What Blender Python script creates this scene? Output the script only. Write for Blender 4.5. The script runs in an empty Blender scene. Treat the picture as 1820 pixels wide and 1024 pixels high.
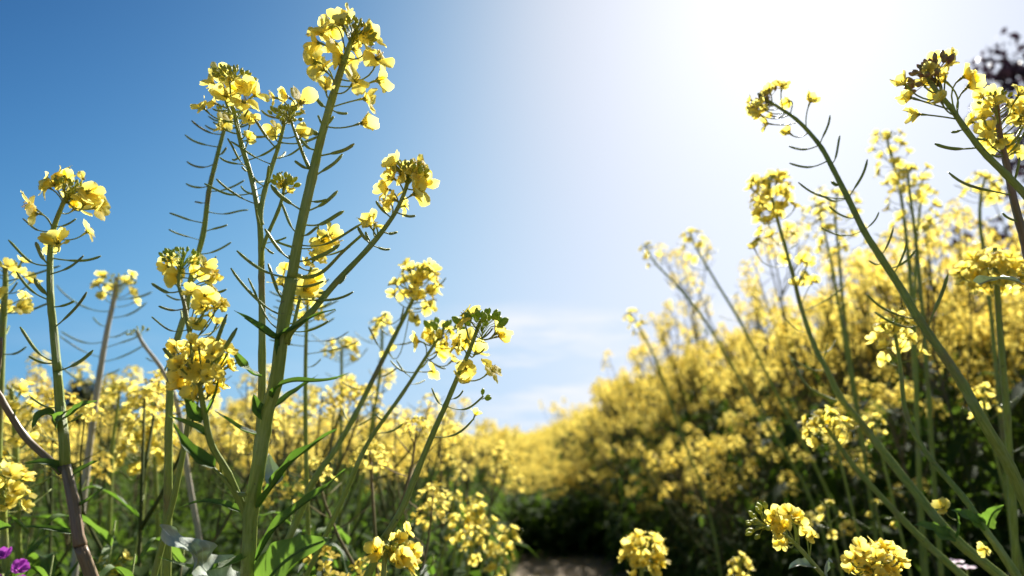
import bpy, math, random
import numpy as np
from mathutils import Vector, Matrix, Quaternion, noise
R = math.radians
PI = math.pi
S = bpy.context.scene
COL = S.collection

# ------------------------------------------------------------------ camera
CAMZ, PITCH, F = 0.80, R(13.1), 1213.33
cam_d = bpy.data.cameras.new('camera')
cam = bpy.data.objects.new('camera', cam_d); COL.objects.link(cam)
cam.location = (0, 0, CAMZ); cam.rotation_euler = (R(90) + PITCH, 0, 0)
cam_d.sensor_width = 36; cam_d.lens = 24; cam_d.clip_start = 0.02; cam_d.clip_end = 3000
cam_d.dof.use_dof = True; cam_d.dof.focus_distance = 0.53; cam_d.dof.aperture_fstop = 4.6
cam_d.dof.aperture_blades = 7
S.camera = cam
# ------------------------------------------------------------------ sky and sun
SUN_EL, SUN_AZ = R(36.8), R(24.9)          # azimuth from +Y towards +X
sun_dir = Vector((math.cos(SUN_EL)*math.sin(SUN_AZ), math.cos(SUN_EL)*math.cos(SUN_AZ), math.sin(SUN_EL)))
W = bpy.data.worlds.new('World'); S.world = W; W.use_nodes = True
nt = W.node_tree; N = nt.nodes; Lk = nt.links; N.clear()
wo = N.new('ShaderNodeOutputWorld'); bg = N.new('ShaderNodeBackground'); Lk.new(bg.outputs[0], wo.inputs[0])
sky = N.new('ShaderNodeTexSky'); sky.sky_type = 'NISHITA'; sky.sun_disc = False
sky.sun_elevation = SUN_EL; sky.sun_rotation = SUN_AZ
sky.air_density = .6; sky.dust_density = .6; sky.ozone_density = 3; sky.altitude = 0
EXPO = 1.2
# film-like response of the sky colour: deep blue far from the sun, soft white towards it
sc_ = N.new('ShaderNodeSeparateColor'); cc_ = N.new('ShaderNodeCombineColor'); Lk.new(sky.outputs[0], sc_.inputs[0])
def mth(op, a, b=0.0):
    n = N.new('ShaderNodeMath'); n.operation = op
    for i, x in enumerate((a, b)):
        if hasattr(x, 'links'): Lk.new(x, n.inputs[i])
        else: n.inputs[i].default_value = x
    return n.outputs[0]
tc = N.new('ShaderNodeTexCoord'); sx = N.new('ShaderNodeSeparateXYZ'); Lk.new(tc.outputs['Generated'], sx.inputs[0])
zc_ = mth('MAXIMUM', sx.outputs[2], 0.0)
zz_ = mth('ADD', zc_, mth('MULTIPLY', mth('EXPONENT', mth('MULTIPLY', zc_, -5.0)), .27))
cx_ = N.new('ShaderNodeCombineXYZ'); Lk.new(sx.outputs[0], cx_.inputs[0]); Lk.new(sx.outputs[1], cx_.inputs[1]); Lk.new(zz_, cx_.inputs[2])
nv_ = N.new('ShaderNodeVectorMath'); nv_.operation = 'NORMALIZE'; Lk.new(cx_.outputs[0], nv_.inputs[0]); Lk.new(nv_.outputs[0], sky.inputs[0])
for i, (c_, n_) in enumerate(((.258, 2.8), (.262, 2.75), (.332, 3.1))):
    t_ = mth('POWER', mth('MULTIPLY', sc_.outputs[i], .1/c_), n_)
    g_ = mth('POWER', mth('MULTIPLY', sc_.outputs[i], .1/.95), 4.0)          # the bright core of the aureole
    a_ = mth('MULTIPLY', mth('DIVIDE', t_, mth('ADD', t_, 1.0)), (9.0, 9.4, 10.0)[i]/2**EXPO)
    Lk.new(mth('ADD', a_, mth('MULTIPLY', mth('DIVIDE', g_, mth('ADD', g_, 1.0)), 3.2/2**EXPO)), cc_.inputs[i])
# thin cirrus streaks low over the horizon, laid out by direction in the world
mp = N.new('ShaderNodeMapping'); mp.inputs['Location'].default_value = (0.6, 0, .3); mp.inputs['Scale'].default_value = (3.4, 2.6, 19); mp.inputs['Rotation'].default_value = (0, R(4), 0)
Lk.new(tc.outputs['Generated'], mp.inputs[0])
nz = N.new('ShaderNodeTexNoise'); nz.inputs['Scale'].default_value = 1.3; nz.inputs['Detail'].default_value = 7; nz.inputs['Roughness'].default_value = .55
Lk.new(mp.outputs[0], nz.inputs[0])
cr = N.new('ShaderNodeValToRGB'); cr.color_ramp.elements[0].position = .42; cr.color_ramp.elements[1].position = .66
Lk.new(nz.outputs[0], cr.inputs[0])
mr = N.new('ShaderNodeMapRange'); mr.interpolation_type = 'SMOOTHSTEP'
mr.inputs[1].default_value = .22; mr.inputs[2].default_value = .165; mr.inputs[3].default_value = 0.0; mr.inputs[4].default_value = 1
Lk.new(sx.outputs[2], mr.inputs[0])
mu = N.new('ShaderNodeMath'); mu.operation = 'MULTIPLY'; Lk.new(cr.outputs[0], mu.inputs[0]); Lk.new(mr.outputs[0], mu.inputs[1])
am = N.new('ShaderNodeMapRange'); am.interpolation_type = 'SMOOTHSTEP'; Lk.new(sx.outputs[0], am.inputs[0])
am.inputs[1].default_value = -.16; am.inputs[2].default_value = .02; am.inputs[3].default_value = .06; am.inputs[4].default_value = 1
mx = N.new('ShaderNodeMix'); mx.data_type = 'RGBA'
Lk.new(mth('MULTIPLY', mu.outputs[0], am.outputs[0]), mx.inputs[0]); Lk.new(cc_.outputs[0], mx.inputs[6]); mx.inputs[7].default_value = (9.8/2**EXPO, 9.9/2**EXPO, 10.2/2**EXPO, 1)
Lk.new(mx.outputs[2], bg.inputs[0]); bg.inputs[1].default_value = 0.1
sd = bpy.data.lights.new('sun', 'SUN'); sd.energy = 5.0; sd.angle = R(.53); sd.color = (1, .95, .86)
so = bpy.data.objects.new('sun', sd); COL.objects.link(so)
so.rotation_euler = sun_dir.to_track_quat('Z', 'Y').to_euler()
S.view_settings.view_transform = 'Standard'; S.view_settings.look = 'None'
S.view_settings.exposure = EXPO; S.view_settings.gamma = 1
S.cycles.max_bounces = 10; S.cycles.transparent_max_bounces = 6; S.cycles.transmission_bounces = 6
S.cycles.diffuse_bounces = 8; S.cycles.glossy_bounces = 2

# ------------------------------------------------------------------ helpers
def P(px, py, d):
    """photo pixel + distance along the view axis -> world point"""
    x = (px-910)/F*d; y = (512-py)/F*d; c, s = math.cos(PITCH), math.sin(PITCH)
    return Vector((x, d*c-y*s, CAMZ+d*s+y*c))
def PL(pts, d):
    return [P(p[0], p[1], p[2] if len(p) > 2 else d) for p in pts]
def smooth_line(pts, n=4):
    """Catmull-Rom"""
    if len(pts) < 3: return [Vector(p) for p in pts]
    q = [pts[0]*2-pts[1]] + list(pts) + [pts[-1]*2-pts[-2]]
    out = []
    for i in range(1, len(q)-2):
        a, b, c, d = q[i-1], q[i], q[i+1], q[i+2]
        for k in range(n):
            t = k/n
            out.append(.5*((2*b)+(c-a)*t+(2*a-5*b+4*c-d)*t*t+(3*b-a-3*c+d)*t**3))
    out.append(Vector(pts[-1]))
    return out

class MB:
    def __init__(s): s.v = []; s.f = []; s.m = []; s.uv = []
    def add(s, vs, fs, mi=0, uvs=None):
        o = len(s.v); s.v.extend(vs)
        for f in fs:
            s.f.append(tuple(o+i for i in f)); s.m.append(mi)
            for i in f: s.uv.append(uvs[i] if uvs else (0.5, 0.5))
    def tube(s, pts, rad, n=6, mi=0, cap=True, sq=1.0, ridge=0):
        """pts polyline, rad list or number"""
        k = len(pts); rad = [rad]*k if not hasattr(rad, '__len__') else rad
        T = [(pts[min(i+1, k-1)]-pts[max(i-1, 0)]).normalized() for i in range(k)]
        a = T[0].orthogonal().normalized(); vs = []; uvs = []; L = 0
        for i in range(k):
            a = (a-T[i]*a.dot(T[i])); a = a.normalized() if a.length > 1e-9 else T[i].orthogonal().normalized()
            b = T[i].cross(a)
            if i: L += (pts[i]-pts[i-1]).length
            for j in range(n):
                t = 2*PI*j/n; vs.append(pts[i]+(a*math.cos(t)+b*math.sin(t)*sq)*rad[i]*(1+ridge*math.cos(7*t))); uvs.append((j/n, L*20))
        fs = [(i*n+j, i*n+(j+1) % n, (i+1)*n+(j+1) % n, (i+1)*n+j) for i in range(k-1) for j in range(n)]
        if cap:
            fs.append(tuple(range(n))[::-1]); fs.append(tuple((k-1)*n+j for j in range(n)))
        s.add(vs, fs, mi, uvs)
    def ell(s, c, ax, L, r, n=6, m=4, mi=0, pt=0.0):
        """seed-like body from c along ax"""
        prof = [(t, math.sin(PI*t)**(.75+pt*(t > .5))) for t in [.06]+[(i+1)/(m+1) for i in range(m)]+[.96]]
        s.tube([c+ax*(L*t) for t, w in prof], [r*w for t, w in prof], n, mi)
    def build(s, name, mats, parent=None, smooth=True):
        me = mesh_from(s, name, mats, smooth)
        return link(name, me, parent)
def mesh_from(mb, name, mats, smooth=True):
    me = bpy.data.meshes.new(name); me.from_pydata(mb.v, [], mb.f)
    for m in (mats if isinstance(mats, (list, tuple)) else [mats]): me.materials.append(m)
    me.polygons.foreach_set('material_index', mb.m)
    if smooth: me.polygons.foreach_set('use_smooth', [True]*len(mb.f))
    ul = me.uv_layers.new(name='UVMap'); ul.data.foreach_set('uv', [c for u in mb.uv for c in u])
    me.update(); return me
def link(name, me, parent=None):
    o = bpy.data.objects.new(name, me); COL.objects.link(o)
    if parent: o.parent = parent
    return o
def tag(o, label=None, cat=None, group=None, kind=None):
    for k, v in (('label', label), ('category', cat), ('group', group), ('kind', kind)):
        if v: o[k] = v
    return o

# ------------------------------------------------------------------ materials
def mat(name, build):
    m = bpy.data.materials.new(name); m.use_nodes = True
    t = m.node_tree; t.nodes.clear(); o = t.nodes.new('ShaderNodeOutputMaterial'); build(t, o); return m
def ramp(t, fac, stops):
    r = t.nodes.new('ShaderNodeValToRGB'); e = r.color_ramp.elements
    while len(e) < len(stops): e.new(.5)
    for k, (p, c) in zip(e, stops): k.position = p; k.color = (*c, 1)
    t.links.new(fac, r.inputs[0]); return r.outputs[0]
def noise_n(t, scale, detail=3, coord='Object', vec=None, stretch=None):
    n = t.nodes.new('ShaderNodeTexNoise'); n.inputs['Scale'].default_value = scale; n.inputs['Detail'].default_value = detail
    if vec is None:
        c = t.nodes.new('ShaderNodeTexCoord'); vec = c.outputs[coord]
    if stretch:
        mm = t.nodes.new('ShaderNodeMapping'); mm.inputs['Scale'].default_value = stretch; t.links.new(vec, mm.inputs[0]); vec = mm.outputs[0]
    t.links.new(vec, n.inputs['Vector']); return n.outputs[0]
def world_noise(t, scale, detail=2):
    g = t.nodes.new('ShaderNodeNewGeometry'); return noise_n(t, scale, detail, vec=g.outputs['Position'])
def mixc(t, f, a, b, mode='MIX'):
    m = t.nodes.new('ShaderNodeMix'); m.data_type = 'RGBA'; m.blend_type = mode
    for i, x in ((0, f), (6, a), (7, b)):
        if hasattr(x, 'links'): t.links.new(x, m.inputs[i])
        else: m.inputs[i].default_value = x if i == 0 else (*x, 1)
    return m.outputs[2]
def thin(t, o, col, tcol, trans=.5, rough=.5, spec=.3, bump=None, bs=.2):
    p = t.nodes.new('ShaderNodeBsdfPrincipled'); p.inputs['Roughness'].default_value = rough
    p.inputs['Specular IOR Level'].default_value = spec
    tr = t.nodes.new('ShaderNodeBsdfTranslucent'); ms = t.nodes.new('ShaderNodeMixShader'); ms.inputs[0].default_value = trans
    t.links.new(col, p.inputs['Base Color']); t.links.new(tcol, tr.inputs[0])
    if bump is not None:
        b = t.nodes.new('ShaderNodeBump'); b.inputs['Strength'].default_value = bs; b.inputs['Distance'].default_value = .001
        t.links.new(bump, b.inputs['Height']); t.links.new(b.outputs[0], p.inputs['Normal'])
    t.links.new(p.outputs[0], ms.inputs[1]); t.links.new(tr.outputs[0], ms.inputs[2]); t.links.new(ms.outputs[0], o.inputs[0])
def uvxy(t):
    c = t.nodes.new('ShaderNodeTexCoord'); s = t.nodes.new('ShaderNodeSeparateXYZ'); t.links.new(c.outputs['UV'], s.inputs[0]); return s.outputs[0], s.outputs[1], c.outputs['UV']

def m_petal(t, o):
    u, v, uv = uvxy(t)
    n = world_noise(t, 60, 3)
    c1 = ramp(t, n, [(.3, (.95, .80, .12)), (.7, (.98, .90, .30))])
    c2 = ramp(t, v, [(0, (.80, .62, .03)), (.35, (.93, .76, .09)), (1, (.97, .88, .32))])
    c = mixc(t, .5, c1, c2)
    vein = noise_n(t, 9, 2, vec=uv, stretch=(5, .7, 1))
    c = mixc(t, .25, c, ramp(t, vein, [(.35, (.82, .60, .03)), (.65, (.97, .86, .22))]))
    tcol = mixc(t, .5, c, ramp(t, v, [(0, (.95, .62, .04)), (.5, (.98, .78, .09)), (1, (.99, .90, .30))]))
    thin(t, o, c, tcol, .78, .5, .25, vein, .35)
PETAL = mat('yellow_petal', m_petal)
def m_petal_far(t, o):
    n = world_noise(t, 18, 2)
    c = ramp(t, n, [(.3, (.88, .65, .09)), (.7, (.97, .83, .20))])
    thin(t, o, c, c, .60, .7, .1)
PETALF = mat('yellow_petal_soft', m_petal_far)
def m_stem(t, o):
    u, v, uv = uvxy(t)
    w = world_noise(t, 9, 3)
    streak = noise_n(t, 14, 3, vec=uv, stretch=(1.3, .22, 1))
    c = ramp(t, w, [(.3, (.22, .29, .04)), (.7, (.36, .44, .08))])
    c = mixc(t, .45, c, ramp(t, streak, [(.3, (.12, .19, .02)), (.7, (.46, .52, .14))]))
    fine = noise_n(t, 90, 2, vec=uv, stretch=(1, .5, 1))
    c = mixc(t, ramp(t, world_noise(t, 22, 4), [(.56, (0, 0, 0)), (.70, (.7, .7, .7))]), c, (.24, .17, .09))
    c = mixc(t, ramp(t, world_noise(t, 240, 2), [(.68, (0, 0, 0)), (.74, (.8, .8, .8))]), c, (.12, .11, .05))
    c = mixc(t, ramp(t, world_noise(t, 35, 3), [(.33, (.25, .25, .25)), (.45, (0, 0, 0))]), c, (.46, .52, .30))
    thin(t, o, c, c, .16, .42, .45, fine, .6)
STEM = mat('green_stem', m_stem)
def m_stem_red(t, o):
    u, v, uv = uvxy(t)
    streak = noise_n(t, 10, 3, vec=uv, stretch=(1.3, .15, 1)); w = world_noise(t, 7, 3)
    c = ramp(t, w, [(.38, (.13, .15, .05)), (.58, (.22, .12, .075))])
    c = mixc(t, .4, c, ramp(t, streak, [(.3, (.12, .07, .04)), (.7, (.34, .25, .16))]))
    thin(t, o, c, c, .05, .42, .45, streak, .5)
STEMR = mat('reddish_stem', m_stem_red)
def m_stem_pale(t, o):
    u, v, uv = uvxy(t)
    streak = noise_n(t, 10, 3, vec=uv, stretch=(1.3, .2, 1))
    c = ramp(t, streak, [(.3, (.34, .31, .24)), (.7, (.62, .57, .48))])
    thin(t, o, c, c, .1, .6, .2)
STEMP = mat('bleached_stem', m_stem_pale)
def m_stem_far(t, o):
    w = world_noise(t, 3.5, 3)
    c = ramp(t, w, [(.3, (.05, .075, .02)), (.5, (.11, .12, .04)), (.66, (.20, .155, .085))])
    thin(t, o, c, c, .12, .8, .1)
STEMF = mat('field_stem', m_stem_far)
def leafmat(a, b, ta, tb, trans=.42):
    def f(t, o):
        u, v, uv = uvxy(t)
        n = world_noise(t, 25, 3)
        c = ramp(t, n, [(.3, a), (.7, b)]); tcn = ramp(t, n, [(.3, ta), (.7, tb)])
        mid = t.nodes.new('ShaderNodeMath'); mid.operation = 'SUBTRACT'; t.links.new(u, mid.inputs[0]); mid.inputs[1].default_value = .5
        ab = t.nodes.new('ShaderNodeMath'); ab.operation = 'ABSOLUTE'; t.links.new(mid.outputs[0], ab.inputs[0])
        # side veins slant away from the midrib
        ad = t.nodes.new('ShaderNodeMath'); ad.operation = 'MULTIPLY_ADD'; t.links.new(ab.outputs[0], ad.inputs[0]); ad.inputs[1].default_value = -.7; t.links.new(v, ad.inputs[2])
        si = t.nodes.new('ShaderNodeMath'); si.operation = 'MULTIPLY'; t.links.new(ad.outputs[0], si.inputs[0]); si.inputs[1].default_value = 58
        sn = t.nodes.new('ShaderNodeMath'); sn.operation = 'SINE'; t.links.new(si.outputs[0], sn.inputs[0])
        vn = ramp(t, sn.outputs[0], [(.86, (0, 0, 0)), (1, (1, 1, 1))])
        rib = ramp(t, ab.outputs[0], [(.012, (1, 1, 1)), (.04, (0, 0, 0))])
        pale = tuple(min(1, x*2.2+.05) for x in b)
        c = mixc(t, rib, c, pale)
        c = mixc(t, ramp(t, world_noise(t, 30, 4), [(.62, (0, 0, 0)), (.72, (.75, .75, .75))]), c, (.30, .26, .07))
        c2 = mixc(t, .22, c, mixc(t, vn, c, pale))
        net = noise_n(t, 160, 3, vec=uv)
        thin(t, o, c2, mixc(t, rib, tcn, tuple(min(1, x*1.3) for x in tb)), trans, .42, .4, net, .45)
    return f
LEAF = mat('green_leaf', leafmat((.035, .075, .016), (.065, .12, .03), (.12, .26, .02), (.22, .40, .04)))
LEAFP = mat('grey_green_leaf', leafmat((.40, .47, .38), (.56, .62, .52), (.12, .2, .08), (.2, .3, .12), .2))
LEAFB = mat('bright_leaf', leafmat((.07, .14, .025), (.12, .20, .04), (.15, .30, .03), (.24, .42, .05), .42))
def m_leaf_far(t, o):
    n = world_noise(t, 8, 3)
    c = ramp(t, n, [(.3, (.022, .045, .010)), (.7, (.06, .095, .022))]); tcn = ramp(t, n, [(.3, (.07, .15, .012)), (.7, (.15, .24, .03))])
    thin(t, o, c, tcn, .4, .8, .08)
LEAFF = mat('field_leaf', m_leaf_far)
def simple(a, b, trans, sc=40, rough=.5):
    def f(t, o):
        c = ramp(t, world_noise(t, sc, 2), [(.3, a), (.7, b)]); thin(t, o, c, c, trans, rough, .3)
    return f
BUD = mat('green_bud', simple((.34, .38, .04), (.62, .60, .10), .4, 300))
BUDG = mat('dark_green_bud', simple((.26, .36, .04), (.46, .54, .08), .45, 300))
BUDP = mat('purple_bud', simple((.36, .16, .16), (.46, .44, .16), .4, 300))
STAM = mat('stamen', simple((.55, .42, .04), (.70, .60, .12), .3, 300))
PURP = mat('purple_petal', simple((.36, .04, .40), (.66, .16, .66), .5, 200))
WHITEP = mat('pinkish_petal', simple((.75, .55, .68), (.85, .82, .85), .4, 120))
def m_soil(t, o):
    n = world_noise(t, 1.3, 6); n2 = world_noise(t, 30, 5)
    c = mixc(t, .5, ramp(t, n, [(.35, (.07, .06, .03)), (.65, (.16, .12, .07))]), ramp(t, n2, [(.3, (.05, .045, .02)), (.7, (.20, .155, .10))]))
    p = t.nodes.new('ShaderNodeBsdfPrincipled'); p.inputs['Roughness'].default_value = .95; t.links.new(c, p.inputs[0])
    b = t.nodes.new('ShaderNodeBump'); b.inputs['Strength'].default_value = .8; b.inputs['Distance'].default_value = .02; t.links.new(n2, b.inputs['Height']); t.links.new(b.outputs[0], p.inputs['Normal'])
    t.links.new(p.outputs[0], o.inputs[0])
SOIL = mat('soil', m_soil)
def m_path(t, o):
    n = world_noise(t, 2.5, 5); n2 = world_noise(t, 45, 5)
    c = mixc(t, .45, ramp(t, n, [(.35, (.10, .08, .045)), (.65, (.24, .18, .115))]), ramp(t, n2, [(.3, (.10, .075, .045)), (.7, (.42, .33, .23))]))
    p = t.nodes.new('ShaderNodeBsdfPrincipled'); p.inputs['Roughness'].default_value = .95; t.links.new(c, p.inputs[0])
    b = t.nodes.new('ShaderNodeBump'); b.inputs['Strength'].default_value = .9; b.inputs['Distance'].default_value = .015; t.links.new(n2, b.inputs['Height']); t.links.new(b.outputs[0], p.inputs['Normal'])
    t.links.new(p.outputs[0], o.inputs[0])
PATHM = mat('trodden_earth', m_path)
BARK = mat('bark', simple((.04, .03, .025), (.09, .07, .055), .0, 12, .9))
TREEL = mat('plum_leaf', simple((.022, .012, .022), (.07, .035, .05), .3, 3))
TREEG = mat('far_hedge_leaf', simple((.02, .035, .015), (.05, .06, .03), .2, 1))

# ------------------------------------------------------------------ flower prototypes
rnd = random.Random(7)
def petal(mb, ang, L, wd, e0, e1, twist, cup, rr, mi=0, nu=7, nv=5, notch=.08):
    """one petal from the origin, outwards at azimuth ang; elevation e0 at the claw to e1 at the tip"""
    vs = []; uvs = []; y = 0.0004; z = 0.0
    seed = rr.random()*50
    prof = []
    for i in range(nu+1):
        u = i/nu
        e = e0+(e1-e0)*min(1, max(0, (u-.12)/.5))**.8
        if i: y += L/nu*math.cos(e); z += L/nu*math.sin(e)
        w = .13+.87*(min(1, max(0, (u-.12)/.42)))**.9
        if u > .66: w *= math.sqrt(max(0, 1-((u-.66)/.36)**2))
        prof.append((y, z, w*wd/2, u, e))
    ca, sa = math.cos(ang), math.sin(ang)
    for (y, z, w, u, e) in prof:
        for j in range(nv+1):
            s = 2*j/nv-1
            x = s*w; zz = z+cup*(s*s-.3)*w+twist*s*w
            yy = y-notch*L*math.exp(-(s/.3)**2)*max(0, u-.7)/.3
            nn = noise.noise(Vector((x*260+seed, y*200, seed)))
            zz += nn*L*.20*u; yy += noise.noise(Vector((seed, x*500, 3)))*L*.06*u
            vs.append(Vector((x*ca+yy*sa*1, -x*sa+yy*ca, zz))); uvs.append(((s+1)/2, u))
    q = nv+1
    mb.add(vs, [(i*q+j, i*q+j+1, (i+1)*q+j+1, (i+1)*q+j) for i in range(nu) for j in range(nv)], mi, uvs)
def flower_mesh(opening, rr, missing=0):
    mb = MB()
    for k in range(4):
        if k < missing: continue
        a = k*PI/2+rr.uniform(-.25, .25)
        e1 = opening+rr.uniform(-.55, .35)
        petal(mb, a, rr.uniform(.0140, .0175), rr.uniform(.0125, .0150), R(78), e1, rr.uniform(-.3, .3), rr.uniform(-.25, .55), rr)
    for k in range(6):
        a = k*PI/3+.3; h = .0075 if k % 3 else .006
        tip = Vector((math.cos(a)*.0022, math.sin(a)*.0022, h))
        mb.tube([Vector((math.cos(a)*.0006, math.sin(a)*.0006, .001)), tip], .00018, 3, 1)
        mb.ell(tip, Vector((0, 0, 1)), .0018, .0005, 4, 2, 1)
    mb.tube([Vector((0, 0, 0)), Vector((0, 0, .0085))], [.0007, .0005], 5, 1)
    return mesh_from(mb, 'flower', [PETAL, STAM])
FL_OPEN = [flower_mesh(R(rnd.uniform(-35, 5)), rnd) for _ in range(6)]
FL_MID = [flower_mesh(R(rnd.uniform(10, 40)), rnd) for _ in range(5)]
FL_CUP = [flower_mesh(R(rnd.uniform(50, 74)), rnd) for _ in range(4)]
FL_LOST = [flower_mesh(R(rnd.uniform(0, 50)), rnd, 1 + i % 2) for i in range(4)]

class Plant:
    slim = .88
    def __init__(s, name, base, label, cat='wildflower', group=None, seed=1, depth=.5):
        s.root = bpy.data.objects.new(name, None); COL.objects.link(s.root); s.root.empty_display_size = .05
        s.base = Vector((base[0], base[1], 0)); s.root.location = s.base
        tag(s.root, label, cat, group); s.r = random.Random(seed); s.d = depth
    def loc(s, pts): return [p-s.base for p in pts]
    def put(s, mb, name, mats, parent=None):
        mb.v = [v-s.base for v in mb.v]
        return mb.build(name, mats, parent or s.root)
    def stalk(s, pts, r0, r1, name='stem', m=STEM, n=10, sub=5, knots=True):
        L = smooth_line(pts, sub); k = len(L)
        if s.slim: r0 *= s.slim; r1 *= s.slim
        rad = [r0+(r1-r0)*(i/(k-1)) for i in range(k)]
        if knots: rad = [a*(1+.10*noise.noise(Vector((i*.7, r0*900, 1)))+(.10 if i % (sub*2) == 0 and 0 < i < k-1 else 0)) for i, a in enumerate(rad)]
        mb = MB(); mb.tube(L, rad, 28 if n >= 12 else n, ridge=.055 if n >= 12 else 0); s.put(mb, name, m); return L
    def flower(s, c, att, size=1.0, kind=None, down=None, axis=None, stem=True):
        """flower centred at c on a pedicel from att"""
        r = s.r; size *= .82
        v = c-att; L = v.length
        if axis is None:
            out = Vector((v.x, v.y, 0)); out = out.normalized() if out.length > 1e-6 else Vector((0, -1, 0))
            axis = (out*r.uniform(.5, 1.1)+Vector((0, 0, r.uniform(-.1, .8)))+Vector((r.uniform(-.4, .4), r.uniform(-.6, .2), 0))).normalized()
        me = r.choice(kind or (FL_OPEN+FL_MID+FL_MID+FL_LOST[:2]))
        o = link('flower', me, s.root)
        base = c-axis*.004*size
        q = axis.to_track_quat('Z', 'Y') @ Quaternion((0, 0, 1), r.random()*6.28)
        M = Matrix.Translation(base-s.base) @ q.to_matrix().to_4x4() @ Matrix.Scale(size, 4)
        o.location = base-s.base; o.rotation_mode = 'QUATERNION'; o.rotation_quaternion = q; o.scale = (size, size, size)
        if stem:
            mb = MB(); ctrl = base-axis*L*.45+Vector((0, 0, -.10*L))
            pts = [(1-t)**2*att+2*t*(1-t)*ctrl+t*t*base for t in [i/6 for i in range(7)]]
            mb.tube(pts, [.0006]*6+[.0011], 5)
            for k in range(4):
                a = k*PI/2+.8; dr = (axis+(q @ Vector((math.cos(a), math.sin(a), 0)))*.55).normalized()
                mb.ell(base, dr, .0055*size, .0010*size, 4, 3)
            inv = M.inverted()
            mb.v = [inv @ (p-s.base) for p in mb.v]
            mb.build('flower_stalk', STEM, o)
        return o
    def pod(s, tip, att, fat=1.0, ped=.34, sag=.2, name='seed_pod', m=STEM, beak=True):
        v = tip-att; L = v.length
        c = att+v*.55+Vector((0, 0, -sag*L))
        n = 12; pts = []; rad = []
        wob = Vector((s.r.uniform(-1, 1), s.r.uniform(-1, 1), s.r.uniform(-1, 1)))*L*.03
        for i in range(n+1):
            t = i/n; pts.append((1-t)**2*att+2*t*(1-t)*c+t*t*tip+wob*math.sin(t*PI*1.7))
            if t < ped: w = .00055
            elif t < ped+.08: w = .0009
            elif t < .93: w = .00108-.0002*(t-ped)
            else: w = .0006
            rad.append(w*(.35+.65*fat if t > ped else min(fat, 1.2)))
        rad[0] = .0010; rad[-1] = .0006
        mb = MB(); mb.tube(pts, rad, 6); return s.put(mb, name, m)
    def leaf(s, pts, width, m=LEAF, fold=.35, up=None, wave=.0015, shape=.45, name='leaf', tipw=0.0, serr=0):
        L = smooth_line(pts, 6); k = len(L); vs = []; uvs = []; nv = 6
        tot = sum((L[i+1]-L[i]).length for i in range(k-1)); acc = 0
        ph = s.r.random()*9; wave *= min(1, (width/.022)**2)
        for i in range(k):
            if i: acc += (L[i]-L[i-1]).length
            t = acc/tot
            T = (L[min(i+1, k-1)]-L[max(i-1, 0)]).normalized()
            n0 = Vector(up) if up is not None else Vector((0, -.4, 1))
            side = T.cross(n0).normalized(); nrm = side.cross(T).normalized()
            w = width/2*(math.sin(PI*min(1, t**shape*.97+.03))**.8 if t < 1 else 0)
            w = max(w, width*.03*(1-t)+.0002)
            if serr: w *= 1-.16*abs(math.sin(t*serr*PI))
            for j in range(nv+1):
                a = 2*j/nv-1
                z = abs(a)*w*fold+math.sin(t*19+ph+(2 if a > 0 else 0))*wave*abs(a)**2
                vs.append(L[i]+side*(a*w*(1-.1*fold))+nrm*z); uvs.append(((a+1)/2, t))
        q = nv+1; mb = MB()
        mb.add(vs, [(i*q+j, i*q+j+1, (i+1)*q+j+1, (i+1)*q+j) for i in range(k-1) for j in range(nv)], 0, uvs)
        mb.tube([p-Vector((0, 0, .0002)) for p in L[:int(k*.85)]], [width*.035*(1-i/k)+.0002 for i in range(int(k*.85))], 5, 0)
        return s.put(mb, name, m)
    def buds(s, apex, axis, n=34, rad=.008, m=BUD, size=1.0):
        mb = MB(); r = s.r; axis = axis.normalized(); rad *= 1.25; size *= 1.3; base = apex-axis*rad*.9
        a1 = axis.orthogonal().normalized(); a2 = axis.cross(a1)
        for k in range(n):
            t = (k+.5)/n; th = k*2.399963; ph = math.acos(1-t*.95)
            d = (axis*math.cos(ph)+(a1*math.cos(th)+a2*math.sin(th))*math.sin(ph)).normalized()
            L = rad*(1.0+.35*t)*r.uniform(.85, 1.1); sz = size*(.65+.6*t)
            p = base+d*L
            mb.tube([base-axis*rad*.8*t, base+d*L*.5, p], .0003, 3)
            mb.ell(p-d*.001, (d+axis*.5).normalized(), .0042*sz, .00125*sz, 5, 3)
        return s.put(mb, 'bud_cluster', m)
    def flowers_px(s, L, lst, size=1.0, drop=.55, spread=.012, kind=None):
        """flowers at photo pixels round the stalk L"""
        for f in lst:
            px, py = f[0], f[1]; sz = f[2] if len(f) > 2 else 1.0
            d0 = near_depth(L, px, py)
            c = P(px, py, d0+s.r.uniform(-1, 1)*spread)
            s.flower(c, attach(L, c, drop), size*sz, kind)
    def pods_px(s, L, lst, **kw):
        for (tx, ty, ax, ay, *fat) in lst:
            att = on_line(L, P(ax, ay, near_depth(L, ax, ay)))
            tip = P(tx, ty, depth_of(att)+s.r.uniform(-.012, .012))
            s.pod(tip, att, fat[0] if fat else 1.0, **kw)
    def pods_auto(s, L, t0, t1, n, ln=.035, up=.5, fat=1.0, m=STEM, flat=False):
        for i in range(n):
            t = t0+(t1-t0)*(i+s.r.random()*.5)/n; att = at_t(L, t); th = i*2.4+s.r.uniform(-.4, .4)
            if s.r.random() < .18: continue
            if flat: th = (0 if i % 2 else PI)+s.r.uniform(-.6, .6)
            d = Vector((math.cos(th), math.sin(th), up*s.r.uniform(.4, 1.3))).normalized()
            s.pod(att+d*ln*s.r.choice((.45, .7, .9, 1, 1.15, 1.3)), att, fat*s.r.uniform(.7, 1.3), m=m, sag=s.r.uniform(.02, .32))
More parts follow.
